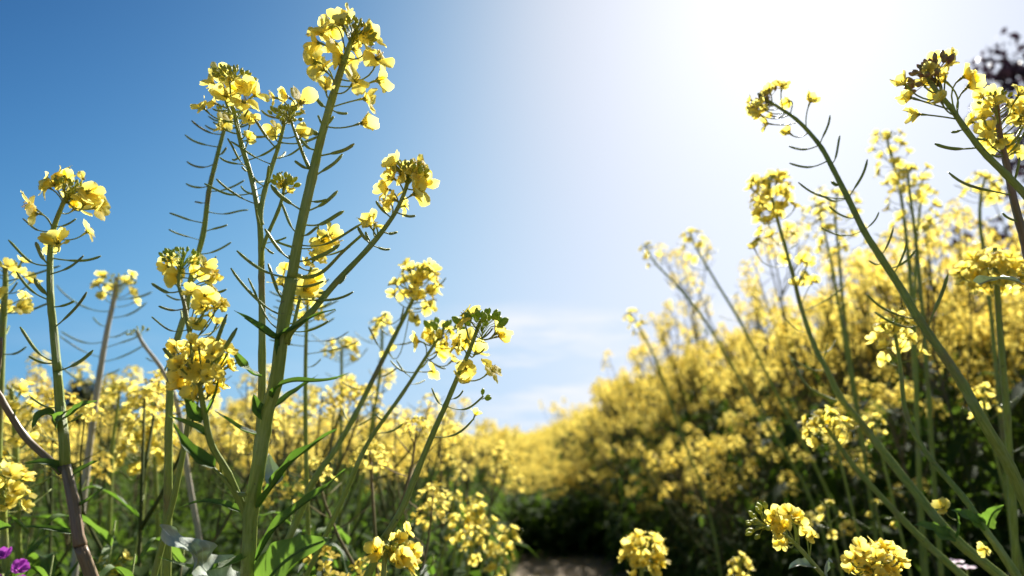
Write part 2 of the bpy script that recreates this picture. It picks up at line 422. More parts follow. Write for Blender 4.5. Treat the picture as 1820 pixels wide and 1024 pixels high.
    def raceme(s, L, n=16, length=.06, rad=.018, size=1.0, kind=None, pedlen=1.0, budn=26, budm=BUD, budr=.007):
        if size > 1.05: size = 1.0+.25*(size-1)

        """flowers round the top of stalk L (last point is the apex), buds on top"""
        apex = L[-1]; axis = (L[-1]-L[-4]).normalized()
        s.buds(apex+axis*.002, axis, budn, budr*size, budm, size)
        tot = sum((L[i+1]-L[i]).length for i in range(len(L)-1))
        for i in range(n):
            t = (i+.5)/n; back = .004+length*t**1.3; att = from_top(L, back+.010); th = i*2.399+s.r.uniform(-.3, .3)
            a1 = axis.orthogonal().normalized(); a2 = axis.cross(a1)
            rr = rad*(.62+.42*math.sqrt(t))*s.r.uniform(.85, 1.15)
            o = (a1*math.cos(th)+a2*math.sin(th))
            axis = (from_top(L, max(0, back-.01))-from_top(L, back+.02)).normalized(); c = att+o*rr+axis*(.010+.008*(1-t))*pedlen
            ax = (o*s.r.uniform(.5, .9)+axis*(.9-.6*t)+Vector((0, 0, s.r.uniform(-.1, .3)))).normalized()
            s.flower(c, att, size*s.r.uniform(.8, 1.05), kind, axis=ax)
def proj(p):
    c, s_ = math.cos(PITCH), math.sin(PITCH); y, z = p.y, p.z-CAMZ
    d = y*c+z*s_; v = z*c-y*s_
    return 910+p.x/d*F, 512-v/d*F, d
def depth_of(p): return proj(p)[2]
def near_depth(L, px, py):
    return min(((proj(p)[0]-px)**2+(proj(p)[1]-py)**2, proj(p)[2]) for p in L)[1]
def on_line(L, p): return min(L, key=lambda q: (q-p).length)
def attach(L, c, drop=.55):
    i = min(range(len(L)), key=lambda k: (L[k]-c).length); h = (L[i]-c).length
    want = L[i].z-h*drop
    j = min(range(len(L)), key=lambda k: abs(L[k].z-want)+(L[k]-L[i]).length*.3)
    return L[j]
def at_t(L, t):
    x = min(max(t, 0), 1)*(len(L)-1); i = min(int(x), len(L)-2); return L[i].lerp(L[i+1], x-i)
def from_top(L, back):
    acc = 0
    for i in range(len(L)-1, 0, -1):
        d = (L[i]-L[i-1]).length
        if acc+d >= back: return L[i].lerp(L[i-1], (back-acc)/d)
        acc += d
    return L[0]
def down_to_ground(pts):
    """pts: top -> bottom; returns the same extended to the ground, reversed (ground first)"""
    T = (pts[-1]-pts[-2]).normalized(); p = pts[-1]; z = p.z
    if T.z > -.5: T = (T+Vector((0, 0, -.6))).normalized()
    a = p+T*(z*.35); b = Vector((a.x+T.x*z*.12, a.y+T.y*z*.12, a.z*.5)); c = Vector((b.x+T.x*z*.04, b.y+T.y*z*.04, -.01))
    return [c, b, a]+list(reversed(pts))
def basal_leaves(pl, L, n=7, zmax=.62, size=.1, m=LEAF):
    lo = [p for p in L if p.z < zmax]
    if len(lo) < 2: return
    for i in range(n):
        p = at_t(lo, (i+.6)/n); th = i*2.4+pl.r.random()
        o = Vector((math.cos(th), math.sin(th), 0)); s = size*pl.r.uniform(.8, 1.25)
        pl.leaf([p, p+o*s*.35+Vector((0, 0, s*.30)), p+o*s*.75+Vector((0, 0, s*.32)), p+o*s*1.05+Vector((0, 0, s*.05))], s*.26, m, up=(0, 0, 1))

# ================================================================== the near plants, top to bottom in photo pixels
# ---- M: the tall thick-stemmed plant
top = PL([(638, 46, .50), (630, 60, .50), (622, 80, .50), (609, 117, .50), (590, 178, .5), (569, 254, .5), (555, 316, .5), (532, 418, .5), (519, 494, .5),
          (508, 551, .5), (501, 601, .5), (491, 678, .5), (476, 728, .5), (470, 764, .5), (458, 840, .5), (447, 906, .5), (441, 1024, .5)], .5)
g = down_to_ground(top)
M = Plant('rapeseed_plant', g[0], 'tallest rapeseed plant, thick straight green stem crowned with large backlit yellow flowers', seed=3)
low = g[:4+6]          # up to the node at y 678
M.slim = 0
LM1 = M.stalk(g[:len(g)-8], .0054, .0044, n=16)
LM2 = M.stalk(g[len(g)-9:len(g)-3], .0038, .0024, name='branch', n=14)
LM3 = M.stalk(g[len(g)-4:], .0024, .0009, name='branch', n=12)
LM = LM1+LM2+LM3
M.slim = .9
ax = (P(645, 30, .5)-P(622, 80, .5)).normalized()
M.buds(P(640, 44, .5), ax, 46, .0085, BUD, .95)
M.flowers_px(LM3+LM2, [(606, 40, 1.15), (588, 50, 1.0), (570, 58, 1.1), (563, 76, .9), (594, 78, .95), (604, 102, 1.25), (632, 88, 1.0), (556, 110, 1.3), (572, 122, .9),
             (664, 66, 1.05), (672, 102, 1.2), (676, 142, 1.25), (631, 143, 1.05), (652, 176, 1.1), (646, 58, .9), (620, 28, .75), (655, 88, .9), (617, 112, .8)], 1.0, .6, .014, FL_MID+FL_OPEN+FL_CUP[:1])
M.flower(P(579, 156, .49), on_line(LM2, P(585, 180, .5)), .75, FL_CUP)
M.pods_px(LM2+LM1, [(560, 173, 580, 199, 1.7), (618, 202, 592, 192, 1), (565, 206, 570, 226, .9), (553, 232, 565, 245, 2.2), (630, 254, 571, 281, 1.5), (607, 273, 561, 316, 1.3),
             (602, 338, 546, 386, 1.5), (613, 377, 545, 391, 1.7), (523, 286, 549, 302, 1.2), (565, 404, 541, 427, 1.2), (580, 355, 553, 354, .9), (481, 326, 532, 386, 1.9),
             (470, 407, 513, 470, 1.3), (531, 247, 559, 264, 1.2), (602, 435, 533, 463, 1.7), (500, 362, 525, 415, 1.1), (593, 207, 583, 223, 1.0), (420, 446, 459, 480, 1.2), (413, 480, 468, 556, 1.2),
             (627, 517, 560, 540, .9), (476, 470, 508, 540, 1.3), (575, 500, 522, 505, 1.0), (440, 497, 503, 590, .9), (645, 400, 600, 455, .9)])
# the orange half-open bud on its long stalk
M.flower(P(646, 219, .49), on_line(LM1+LM2, P(583, 223, .5)), .95, FL_CUP, axis=Vector((1, -.1, .12)))
# side branches of M
b = PL([(513, 196, .49), (517, 214, .49), (531, 254, .49), (541, 280, .5), (550, 300, .5)], .5)[::-1]
Lb = M.stalk(b, .0016, .0010, 'branch', n=8); M.buds(Lb[-1], Vector((-.1, 0, 1)), 22, .005, BUD, .8)
M.flowers_px(Lb, [(536, 183, 1.1), (509, 172, .7), (536, 240, .8), (486, 174, .55)], 1, .6, .008, FL_CUP+FL_LOST)
b = PL([(508, 318, .51), (505, 335, .51), (502, 350, .51), (494, 376, .51), (468, 437, .51), (465, 470, .52)], .51)[::-1]
Lb = M.stalk(b, .0017, .0011, 'branch', n=8); M.buds(Lb[-1], Vector((.1, 0, 1)), 16, .005, BUD, 1.1)
M.flowers_px(Lb, [(506, 326, .5), (512, 341, .45), (500, 330, .4)], 1, .5, .004, FL_CUP)
M.pods_px(Lb, [(517, 314, 542, 345, 1.1), (487, 450, 470, 432, .9)])
# R: long branch to the upper right
b = PL([(727, 296, .5), (724, 326, .5), (703, 377, .5), (660, 435, .5), (599, 500, .5), (550, 558, .495), (520, 585, .495), (507, 607, .5)], .5)[::-1]
LR = M.stalk(b, .0032, .0012, 'branch', n=12)
M.buds(P(728, 292, .5), P(731, 270, .5)-P(724, 326, .5), 40, .0078, BUD, .95)
M.flowers_px(LR, [(700, 294, 1), (696, 316, .95), (686, 336, .85), (711, 308, .9), (752, 302, 1.0), (740, 343, 1.2), (756, 328, .9), (699, 354, .9), (683, 360, .8), (721, 366, .7),
             (735, 310, .8), (745, 292, .8), (660, 392, .9), (667, 400, .7), (656, 400, .6)], 1, .6, .01, FL_MID+FL_CUP[:2]+FL_OPEN[:3])
M.pods_px(LR, [(739, 383, 706, 377, 1), (707, 413, 675, 412, 1.1), (637, 404, 659, 437, 1.3), (693, 442, 661, 437, .9), (669, 357, 698, 382, 1), (650, 412, 662, 432, 1.1), (602, 505, 628, 474, .9), (566, 520, 590, 515, 1)])
b = PL([(645, 416, .515), (610, 447, .52), (575, 482, .52), (545, 493, .52), (520, 486, .505)], .52)[::-1]
M.stalk(b, .0019, .0012, 'branch', n=8)
# I: thin middle branches seen behind the main stem
b = PL([(566, 398, .54), (564, 425, .54), (552, 480, .54), (538, 510, .53), (524, 570, .52), (512, 612, .505)], .54)[::-1]
Lb = M.stalk(b, .0017, .0008, 'branch', n=8); M.flowers_px(Lb, [(585, 418, 1), (574, 428, .9), (593, 428, .8), (580, 434, .8), (563, 459, .9), (556, 500, .9), (542, 515, 1), (552, 522, .8), (500, 503, .9)], 1, .5, .01)
M.pods_auto(Lb, .1, .8, 10, .03, .4, .8)
# leaves of M
M.leaf(PL([(500, 640, .5), (497, 598, .493), (520, 585, .488), (560, 561, .485), (591, 551, .49), (597, 553, .50)], .5), .0075, LEAF, .5, up=(-.5, -.6, 1), shape=.35)
M.leaf(PL([(497, 602, .497), (484, 600, .49), (466, 588, .485), (443, 571, .48), (416, 552, .475)], .49), .0085, LEAF, .7, up=(.6, -.6, .8), shape=.6)
M.leaf(PL([(484, 706, .495), (493, 688, .485), (520, 678, .478), (560, 678, .475), (595, 673, .475), (622, 662, .475)], .49), .0078, LEAF, .45, up=(-.1, -.75, 1), shape=.5)
M.leaf(PL([(486, 725, .5), (510, 706, .51), (535, 688, .52), (566, 666, .53)], .5), .009, LEAF, .3, up=(-.4, -.8, .6))
M.leaf(PL([(459, 902, .5), (480, 872, .495), (498, 848, .49), (520, 820, .485), (556, 793, .48), (598, 762, .48)], .49), .016, LEAF, .55, up=(-.65, -.55, .8), shape=.55)
M.leaf(PL([(455, 995, .49), (485, 945, .485), (505, 925, .48), (535, 900, .475), (575, 870, .47), (614, 834, .47)], .48), .0145, LEAF, .5, up=(-.6, -.6, .8), shape=.6)
M.leaf(PL([(462, 1075, .50), (478, 1030, .485), (505, 998, .47), (540, 975, .46), (572, 962, .455), (588, 955, .455)], .47), .040, LEAFB, .22, up=(-.35, -1.0, .45), shape=.5, wave=.002)
M.leaf(PL([(434, 1050, .50), (395, 1040, .49), (365, 1015, .475), (335, 975, .46), (305, 955, .455), (283, 933, .45)], .47), .030, LEAFP, .55, up=(.3, -.8, .7), shape=.5, wave=.006)
M.leaf(PL([(489, 862, .50), (486, 845, .505), (480, 822, .51), (478, 806, .515)], .5), .013, LEAFP, .4, up=(.3, -1, .2), shape=.4)
M.leaf(PL([(464, 668, .50), (448, 664, .495), (432, 648, .49), (416, 626, .49), (405, 618, .49)], .49), .010, LEAFB, .4, up=(-.2, -.7, .8))
M.leaf(PL([(470, 735, .5), (458, 728, .495), (453, 712, .495), (450, 700, .495)], .5), .012, LEAF, .4, up=(.8, -.8, .1))
M.leaf(PL([(460, 774, .51), (430, 764, .50), (400, 743, .495), (378, 729, .49)], .5), .006, LEAF, .6, up=(.3, -.6, 1))
M.leaf(PL([(434, 912, .50), (395, 897, .505), (355, 892, .51), (318, 902, .51)], .5), .007, LEAF, .6, up=(0, -.6, 1))
M.leaf(PL([(443, 985, .5), (415, 1000, .49), (385, 1010, .48), (350, 1012, .48), (280, 990, .47)], .49), .008, LEAFB, .5, up=(0, -.6, 1))
basal_leaves(M, LM1, 8, .55, .14)
# E: dense flower cluster on a branch from the lower left of M's stem
b = PL([(352, 668, .47), (357, 700, .47), (364, 735, .475), (376, 790, .48), (406, 842, .49), (434, 908, .5), (443, 940, .5)], .48)[::-1]
LE = M.stalk(b, .0030, .0017, 'branch', n=12)
er = random.Random(5)
for i in range(34):
    th = i*2.4; q = math.sqrt((i+.5)/34)
    px = 358+60*q*math.cos(th); py = 637+33*q*math.sin(th)-4*(1-q)
    c = P(px, py, .47+er.uniform(-.024, .026))
    M.flower(c, at_t(LE, .90+.08*er.random()), er.uniform(.5, .72), FL_CUP+FL_MID+FL_OPEN, axis=(c-P(352, 690, .475)+Vector((er.uniform(-.01, .01), er.uniform(-.01, .01), 0))).normalized())
for (x, y) in ((322, 668), (330, 690), (345, 705), (385, 680), (318, 688), (372, 700), (365, 668)):
    M.flower(P(x, y, .47+er.uniform(-.01, .01)), at_t(LE, .84), .85, FL_CUP)
M.pods_px(LE, [(384, 553+62, 364, 660, 1.2), (406, 556, 395, 612, 1.6), (424, 580, 398, 618, 1.8), (292, 620, 340, 665, 1.7), (386, 652, 357, 668, 1.5)])
M.leaf(PL([(368, 735, .475), (378, 715, .47), (386, 690, .468), (390, 655, .465)], .47), .005, LEAF, .6, up=(-.8, -.6, .2))
M.leaf(PL([(360, 745, .475), (345, 735, .47), (335, 715, .468), (322, 700, .465)], .47), .011, LEAF, .4, up=(.3, -.9, .5))
M.leaf(PL([(368, 775, .478), (345, 760, .475), (320, 748, .47), (297, 739, .468)], .47), .008, LEAFB, .5, up=(.1, -.7, 1))
M.leaf(PL([(381, 830, .485), (350, 812, .48), (325, 785, .475), (308, 752, .47)], .48), .012, LEAF, .5, up=(.7, -.7, .6))
M.stalk(PL([(432, 908, .5), (405, 860, .49), (372, 824, .485)], .49), .0016, .0012, 'branch', n=8)
M.pods_px(LE, [(437, 880, 420, 870, 2.0), (398, 850, 385, 812, 1.2)])
# clump of buds and loose petals between the stems
for (x, y, sz) in ((546, 470, .8), (568, 455, .6), (505, 478, .7), (530, 545, .5), (552, 540, .5), (560, 505, .8)):
    M.flower(P(x, y, .53), at_t(LM1, .78), sz*.8, FL_LOST, stem=False)

# ---- L1: forked stem left of M
g = down_to_ground(PL([(417, 122, .56), (415, 134, .56), (411, 173, .56), (418, 206, .56), (430, 260, .56), (447, 316, .56), (460, 382, .55), (464, 430, .55), (465, 494, .55), (466, 551, .545), (466, 627, .54), (465, 720, .535), (458, 800, .53), (450, 900, .53)], .56))
L1 = Plant('rapeseed_plant', g[0], 'slim forked rapeseed plant rising just behind the thick central stem, small round flower head', seed=11)
LL = L1.stalk(g, .0042, .0014, n=12)
L1.buds(P(417, 124, .56), P(418, 100, .56)-P(414, 140, .56), 44, .0085, BUD, .95)
L1.flowers_px(LL, [(391, 127, .9), (378, 148, .85), (401, 170, 1.1), (392, 163, .8), (437, 153, .95), (434, 180, 1.1), (455, 168, 1.0), (361, 191, .8), (381, 183, .7), (444, 214, .9), (442, 247, .6), (412, 152, .7), (399, 216, .8), (396, 228, .7), (425, 160, .8)], 1.0, .5, .014)
L1.pods_auto(LL, .72, .87, 12, .024, .4, .8)
L1.pods_px(LL, [(392, 810/2.9, 420, 300, .8), (362, 328, 447, 342, .9), (430, 297, 444, 300, .8)])
b = PL([(508, 192, .56), (505, 221, .56), (495, 260, .56), (485, 291, .56), (470, 341, .555), (463, 380, .55), (464, 400, .55)], .56)[::-1]
Lb = L1.stalk(b, .0028, .0013, 'branch', n=10)
L1.buds(P(506, 197, .56), Vector((.1, 0, 1)), 26, .006, BUD, .9)
L1.flowers_px(Lb, [(490, 232, 1), (518, 190, .8), (533, 238, .7), (489, 238, .6)], 1, .5, .01, FL_LOST+FL_CUP)
L1.pods_auto(Lb, .25, .9, 12, .033, .45, 1.0)
L1.pods_px(Lb, [(465, 195, 500, 212, .9), (440, 300, 470, 335, .9)])
L1.pods_auto(LL, .55, .72, 8, .03, .4, .8)
basal_leaves(L1, LL, 5, .7, .09)

# ---- L2: bare podded stalk leaning right
g = down_to_ground(PL([(408, 195, .66), (401, 223, .66), (396, 240, .66), (381, 298, .66), (371, 342, .66), (361, 418, .66), (340, 494, .66), (330, 553, .66), (315, 604, .65), (305, 650, .65), (300, 764, .64), (299, 880, .64), (297, 980, .64)], .66))
L2 = Plant('rapeseed_plant', g[0], 'pale rapeseed stalk lined with bare seed pods, leaning towards the forked plant', seed=12)
LL = L2.stalk(g, .0050, .0016, n=12)
L2.pods_auto(LL, .56, .99, 28, .034, .35, .9, flat=True)
L2.buds(LL[-1], Vector((.2, 0, 1)), 14, .006, BUD, .9)
for (x, y) in ((402, 218), (396, 226), (404, 210), (323, 290-80)): L2.flower(P(x if x > 350 else 400, y, .66), at_t(LL, .96), .7, FL_LOST)
basal_leaves(L2, LL, 6, .7, .10)

# ---- C: small head half behind L2
g = down_to_ground(PL([(328, 448, .62), (322, 470, .62), (318, 506, .62), (326, 534, .61), (333, 570, .605), (339, 606, .60), (343, 680, .60), (330, 780, .60), (310, 880, .60), (285, 980, .60)], .6))
C = Plant('rapeseed_plant', g[0], 'short rapeseed plant with flat green bud cluster, standing against the pale podded stalk', seed=13)
LL = C.stalk(g, .0036, .0015, n=10)
C.buds(P(328, 446, .62), Vector((.05, 0, 1)), 36, .0105, BUDG, 1.0)
C.flowers_px(LL, [(302, 462, 1), (297, 474, .8), (316, 490, 1.1), (306, 497, .8), (344, 468, 1), (362, 472, 1), (376, 480, 1), (385, 486, .8), (372, 500, .95), (353, 490, .9), (383, 545, 1), (365, 525, 1), (395, 540, .7), (373, 560, .9), (350, 575, .8), (386, 575, .7), (340, 520, .8), (360, 545, .9), (378, 515, .8)], 1.0, .5, .03)
C.pods_px(LL, [(269, 505, 317, 519, 2.0), (404, 514, 322, 518, 1.3), (282, 545, 330, 547, 1.1)])
C.pods_auto(LL, .5, .75, 8, .04, .4, .9)
basal_leaves(C, LL, 6, .66, .10)

# ---- A: reddish stem at the far left
g = down_to_ground(PL([(137, 330, .60), (122, 343, .60), (109, 369, .60), (94, 412, .60), (89, 458, .60), (90, 534, .59), (95, 583, .59), (102, 660, .58), (107, 723, .58), (113, 774, .57), (116, 827, .57), (130, 891, .56), (142, 967, .55), (163, 1026, .55)], .6))
A = Plant('rapeseed_plant', g[0], 'rapeseed plant with bent purplish-brown stem, tilted yellow head and a leaf pair at one node', seed=14)
n_red = len(g)-4
LA1 = A.stalk(g[:7], .0058, .0046, n=14, m=STEMR); LA2 = A.stalk(g[6:10], .0046, .0038, 'branch', n=12, m=STEM); LA3 = A.stalk(g[9:], .0038, .0014, 'branch', n=12)
LA = LA1+LA2+LA3
A.buds(P(140, 328, .6), Vector((.45, 0, .9)), 44, .0095, BUD, 1.0)
A.flowers_px(LA3, [(80, 331, 1.1), (95, 328, .9), (109, 313, .9), (118, 318, .8), (111, 332, .9), (54, 368, 1.3), (62, 380, .9), (137, 369, 1.2), (157, 341, 1.0), (168, 349, .9), (173, 369, 1.1), (157, 411, .9), (102, 431, 1.15), (92, 437, .7), (150, 360, 1.0), (128, 352, .8), (148, 318, .6)], 1.1, .5, .012)
A.pods_px(LA, [(14, 429, 84, 472, 1.3), (63, 431, 83, 469, 2.0), (179, 454, 93, 463, 1.2), (150, 453, 96, 486, 1.2), (38, 389, 91, 413, .9), (135, 389, 102, 401, .9), (132, 535, 97, 544, 1.1),
             (152, 520, 100, 581, 1.4), (34, 582, 93, 638, 1.6), (52, 634, 93, 648, 1.2), (166, 622, 109, 660, 1.7), (28, 482, 84, 531, 1.3), (63, 493, 79, 529, 2.2), (55, 707, 98, 728, .9), (148, 735, 120, 755, .9)])
A.leaf(PL([(116, 742, .575), (128, 735, .57), (145, 722, .565), (172, 713, .56)], .57), .013, LEAF, .45, up=(-.4, -.8, .7))
A.leaf(PL([(98, 742, .575), (85, 736, .57), (70, 740, .565), (57, 762, .56)], .57), .012, LEAF, .45, up=(0, -.8, .8))
A.leaf(PL([(100, 760, .573), (103, 745, .56), (113, 735, .55), (122, 730, .55)], .57), .014, LEAF, .3, up=(0, -1, .1))
A.leaf(PL([(108, 840, .57), (95, 828, .565), (72, 822, .56), (42, 824, .555)], .57), .010, LEAF, .45, up=(0, -.8, .8))
A.leaf(PL([(128, 905, .56), (155, 890, .56), (178, 872, .565), (195, 860, .57)], .57), .005, LEAF, .5, up=(-.3, -.8, .8))
A.leaf(PL([(118, 850, .57), (140, 838, .575), (160, 826, .58), (178, 818, .58)], .57), .010, LEAFB, .4, up=(-.3, -.8, .8))
A.leaf(PL([(128, 948, .56), (100, 942, .555), (70, 937, .55), (40, 936, .55)], .56), .006, LEAF, .5, up=(0, -.8, .8))
b = PL([(-60, 590, .55), (-20, 672, .56), (0, 706, .565), (43, 774, .57), (85, 815, .57), (110, 840, .57)], .57)[::-1]
A.stalk(b, .0036, .0026, 'branch', n=10, m=STEMR)
basal_leaves(A, LA1, 6, .55, .12)
# broken reddish stem at the frame's edge
g = down_to_ground(PL([(0, 600, .5), (-2, 640, .5), (-12, 720, .5), (-30, 850, .5)], .5))
X = Plant('rapeseed_plant', g[0], 'dark reddish rapeseed stem beside the purplish-brown plant, outermost stem of the field edge', seed=15)
X.stalk(g, .0035, .0018, n=8, m=STEMR)
X.leaf(PL([(-20, 950, .45), (5, 938, .44), (20, 935, .44)], .45), .02, LEAF, .5, up=(0, -1, .4))

# ---- B: bleached soft stalk
g = down_to_ground(PL([(207, 492, 1.05), (206, 515, 1.05), (190, 590, 1.05), (178, 660, 1.05), (166, 740, 1.05), (152, 850, 1.05), (140, 950, 1.05)], 1.05))
B = Plant('rapeseed_plant', g[0], 'bleached whitish rapeseed stalk with long side pods and a small greenish yellow top', seed=16)
LB = B.stalk(g, .0075, .0035, n=10, m=STEMP)
B.raceme(LB, 9, .035, .030, 1.2, FL_MID+FL_CUP, budn=34, budr=.016)
B.pods_auto(LB, .5, .95, 22, .068, .45, 1.5, flat=True)
basal_leaves(B, LB, 5, .7, .12)

# ---- F, G, H: slanting stems right of M
g = down_to_ground(PL([(748, 478, .82), (744, 500, .82), (735, 530, .82), (700, 600, .80), (665, 670, .78), (630, 740, .76), (595, 800, .74), (560, 850, .72), (530, 920, .72)], .8))
Fp = Plant('rapeseed_plant', g[0], 'soft slanting rapeseed stem with a round yellow head, left of two parallel slanting neighbours', seed=17)
LF = Fp.stalk(g, .0048, .0022, n=10); Fp.raceme(LF, 24, .040, .024, 1.15, budn=24)
Fp.pods_auto(LF, .50, .90, 16, .045, .5, .9)
for (x, y) in ((743, 530), (738, 564), (676, 568), (690, 625)): Fp.flower(P(x, y, .81), at_t(LF, .8), 1.0)
g = down_to_ground(PL([(789, 575, .68), (785, 592, .68), (757, 635, .68), (715, 700, .68), (665, 770, .67), (640, 815, .66), (612, 880, .66)], .7))
G = Plant('rapeseed_plant', g[0], 'thin dark slanting rapeseed stem topped with green buds, middle one of three slanting stems', seed=18)
LG = G.stalk(g, .0034, .0014, n=10); G.buds(P(789, 577, .68), Vector((.15, 0, 1)), 14, .0105, BUDG, 1.9)
G.flowers_px(LG, [(770, 588, 1.0), (800, 585, 1.1), (764, 594, .8), (793, 612, 1.1), (770, 660, .9), (805, 640, 1.0), (778, 625, 1.1), (765, 612, .9), (742, 607, 1), (810, 618, .9), (786, 600, .9)], 1.0, .5, .02)
G.pods_px(LG, [(760, 628+12, 740, 665, .8), (793, 655, 768, 640, .9), (705, 640, 735, 672, .8)]); G.pods_auto(LG, .55, .85, 7, .03, .4, .8)
basal_leaves(G, LG, 4, .7, .08)
g = down_to_ground(PL([(861, 556, .55), (858, 566, .55), (851, 579, .55), (833, 627, .55), (818, 660, .55), (792, 721, .55), (773, 763, .55), (741, 840, .55), (715, 904, .545), (685, 955, .54), (660, 1010, .54)], .55))
H = Plant('rapeseed_plant', g[0], 'slanting rapeseed stem with plump green buds and thread-thin curved stalks, bare lower stem', seed=19)
LH = H.stalk(g, .0040, .0013, n=12)
H.buds(P(859, 560, .55), Vector((.05, 0, 1)), 24, .0098, BUDG, 1.7)
H.flowers_px(LH, [(829, 562, 1.25), (884, 590, 1.15), (889, 598, .8), (828, 605, 1.1), (847, 625, 1.05), (874, 657, 1.15), (823, 672, 1.0), (812, 612, .9), (829, 655, .8)], 1.0, .55, .010, FL_OPEN+FL_MID+FL_CUP[:1])
for (tx, ty, ax_, ay, f) in ((861, 704, 795, 725, 1), (767, 690, 793, 722, .9), (862, 619, 833, 630, .8), (826, 575, 838, 605, .7), (875, 585, 842, 597, .7), (823, 693, 803, 709, .8)):
    H.pods_px(LH, [(tx, ty, ax_, ay, f*.75)], sag=.4)
H.buds(P(862, 704, .55), Vector((.6, 0, .6)), 3, .002, BUDG, 1.2)
H.pods_px(LH, [(842, 744, 768, 770, .8)], sag=.35); H.flower(P(845, 737, .55), P(842, 746, .55), .55, FL_CUP, axis=Vector((.5, 0, .9)))
basal_leaves(H, LH, 6, .68, .10)
# vertical thin stem with horizontal pods
g = down_to_ground(PL([(548, 500, .84), (547, 540, .84), (545, 576, .84), (543, 652, .84), (543, 754, .84), (545, 850, .84)], .84))
V = Plant('rapeseed_plant', g[0], 'straight upright thin rapeseed stem with level side pods, seen just right of the thick stem', seed=20)
LV = V.stalk(g, .0042, .0018, n=10); V.raceme(LV, 12, .045, .02, 1.0); V.pods_auto(LV, .6, .95, 20, .055, .35, .9, flat=True)
basal_leaves(V, LV, 5, .7, .10)
# ---- J: flower cluster low in front
g = down_to_ground(PL([(686, 968, .50), (684, 990, .50), (681, 1030, .50)], .5))
J = Plant('rapeseed_plant', g[0], 'bright low rapeseed flower cluster at the foot of the bud-topped slanting stem', seed=21)
LJ = J.stalk(g, .0030, .0016, n=10)
for (x, y, z, s_) in ((668, 978, .49, 1.1), (660, 990, .5, .9), (676, 985, .49, 1.1), (692, 988, .5, 1), (710, 972, .51, 1), (722, 980, .5, 1), (735, 978, .5, .9), (698, 962, .51, .8), (707, 957, .51, .8), (715, 990, .49, 1.1), (728, 992, .5, 1), (705, 1000, .49, .9), (728, 1008, .5, 1), (725, 945, .52, .9), (735, 1000, .5, .8)):
    J.flower(P(x, y, z), at_t(LJ, .93), s_*.8, FL_CUP+FL_MID[:3])
J.buds(P(698, 970, .5), Vector((0, 0, 1)), 12, .005, BUD, 1)
basal_leaves(J, LJ, 6, .68, .10)

# ================================================================== right side
# ---- N1: arching stem
g = down_to_ground(PL([(1347, 166, .72), (1354, 172, .72), (1386, 192, .71), (1415, 212, .70), (1438, 235, .70), (1461, 264, .69), (1481, 301, .68), (1507, 352, .67), (1535, 409, .66), (1564, 455, .65), (1601, 512, .64), (1633, 567, .63), (1670, 621, .62), (1712, 684, .61), (1745, 745, .60), (1795, 830, .60), (1835, 920, .60)], .65))
N1 = Plant('rapeseed_plant', g[0], 'long rapeseed stem arching over to a drooping pale head, sickle-curved pods along it', seed=31)
LN = N1.stalk(g, .0062, .0012, n=14)
N1.buds(P(1350, 172, .72), P(1338, 160, .72)-P(1360, 176, .72), 34, .0085, BUDP, 1.0)
N1.flowers_px(LN, [(1390, 153, 1.1), (1366, 160, .9), (1401, 181, .9), (1441, 179, 1.1), (1350, 186, .9), (1336, 192, .9), (1350, 205, 1), (1362, 220, 1.1), (1402, 236, 1), (1345, 196, .9), (1360, 195, .8), (1334, 178, .6), (1372, 206, .6)], .85, .6, .014, FL_CUP+FL_MID)
N1.pods_px(LN, [(1402, 260, 1452, 258, 1.1), (1474, 205, 1456, 255, 1.1), (1493, 242, 1477, 290, 1.1), (1402, 291, 1471, 290, 1.1), (1418, 323, 1498, 350, 1.1), (1540, 283, 1510, 348, 1.3), (1477, 322, 1492, 338, 2.0),
             (1455, 346, 1501, 355, .9), (1474, 367, 1521, 390, 1), (1458, 405, 1530, 412, .8), (1561, 377, 1538, 405, .8), (1587, 406, 1564, 449, 1), (1544, 464, 1567, 474, .8), (1612, 425, 1590, 480, 1), (1625, 445, 1581, 478, 1.2),
             (1543, 522, 1625, 566, 1.2), (1555, 556, 1632, 580, 1.2)], sag=.28)
N1.pods_px(LN, [(1683, 487, 1650, 585, 1.9)], sag=.1)
basal_leaves(N1, LN, 8, .6, .13)
# ---- N2: big near stem top right
g = down_to_ground(PL([(1634, 116, .50), (1640, 126, .5), (1662, 158, .5), (1688, 189, .5), (1716, 229, .5), (1748, 270, .5), (1788, 310, .5), (1822, 346, .5), (1870, 410, .5), (1930, 520, .5), (1990, 680, .5), (2030, 850, .5)], .5))
N2 = Plant('rapeseed_plant', g[0], 'close rapeseed stem leaning inwards, purple-tipped buds and half-closed flowers on long stalks', seed=32)
LN2 = N2.stalk(g, .0048, .0012, n=14)
N2.buds(P(1638, 122, .5), P(1622, 108, .5)-P(1650, 135, .5), 34, .0095, BUDP, 1.25)
N2.flowers_px(LN2, [(1606, 148, 1.0), (1616, 174, 1.0), (1629, 204, 1.1), (1687, 108, 1.15), (1662, 103, .8), (1667, 130, .8), (1677, 143, 1.0), (1716, 136, 1.1), (1725, 152, 1.2), (1662, 172, 1.1), (1655, 140, .9), (1650, 125, .7), (1640, 150, .7), (1672, 178, .8)], .8, .9, .012, FL_CUP)
N2.pods_px(LN2, [(1660, 255, 1741, 264, 1.4), (1690, 234, 1717, 233, 1.0), (1750, 246, 1727, 244, .9)])
basal_leaves(N2, LN2, 6, .6, .12)
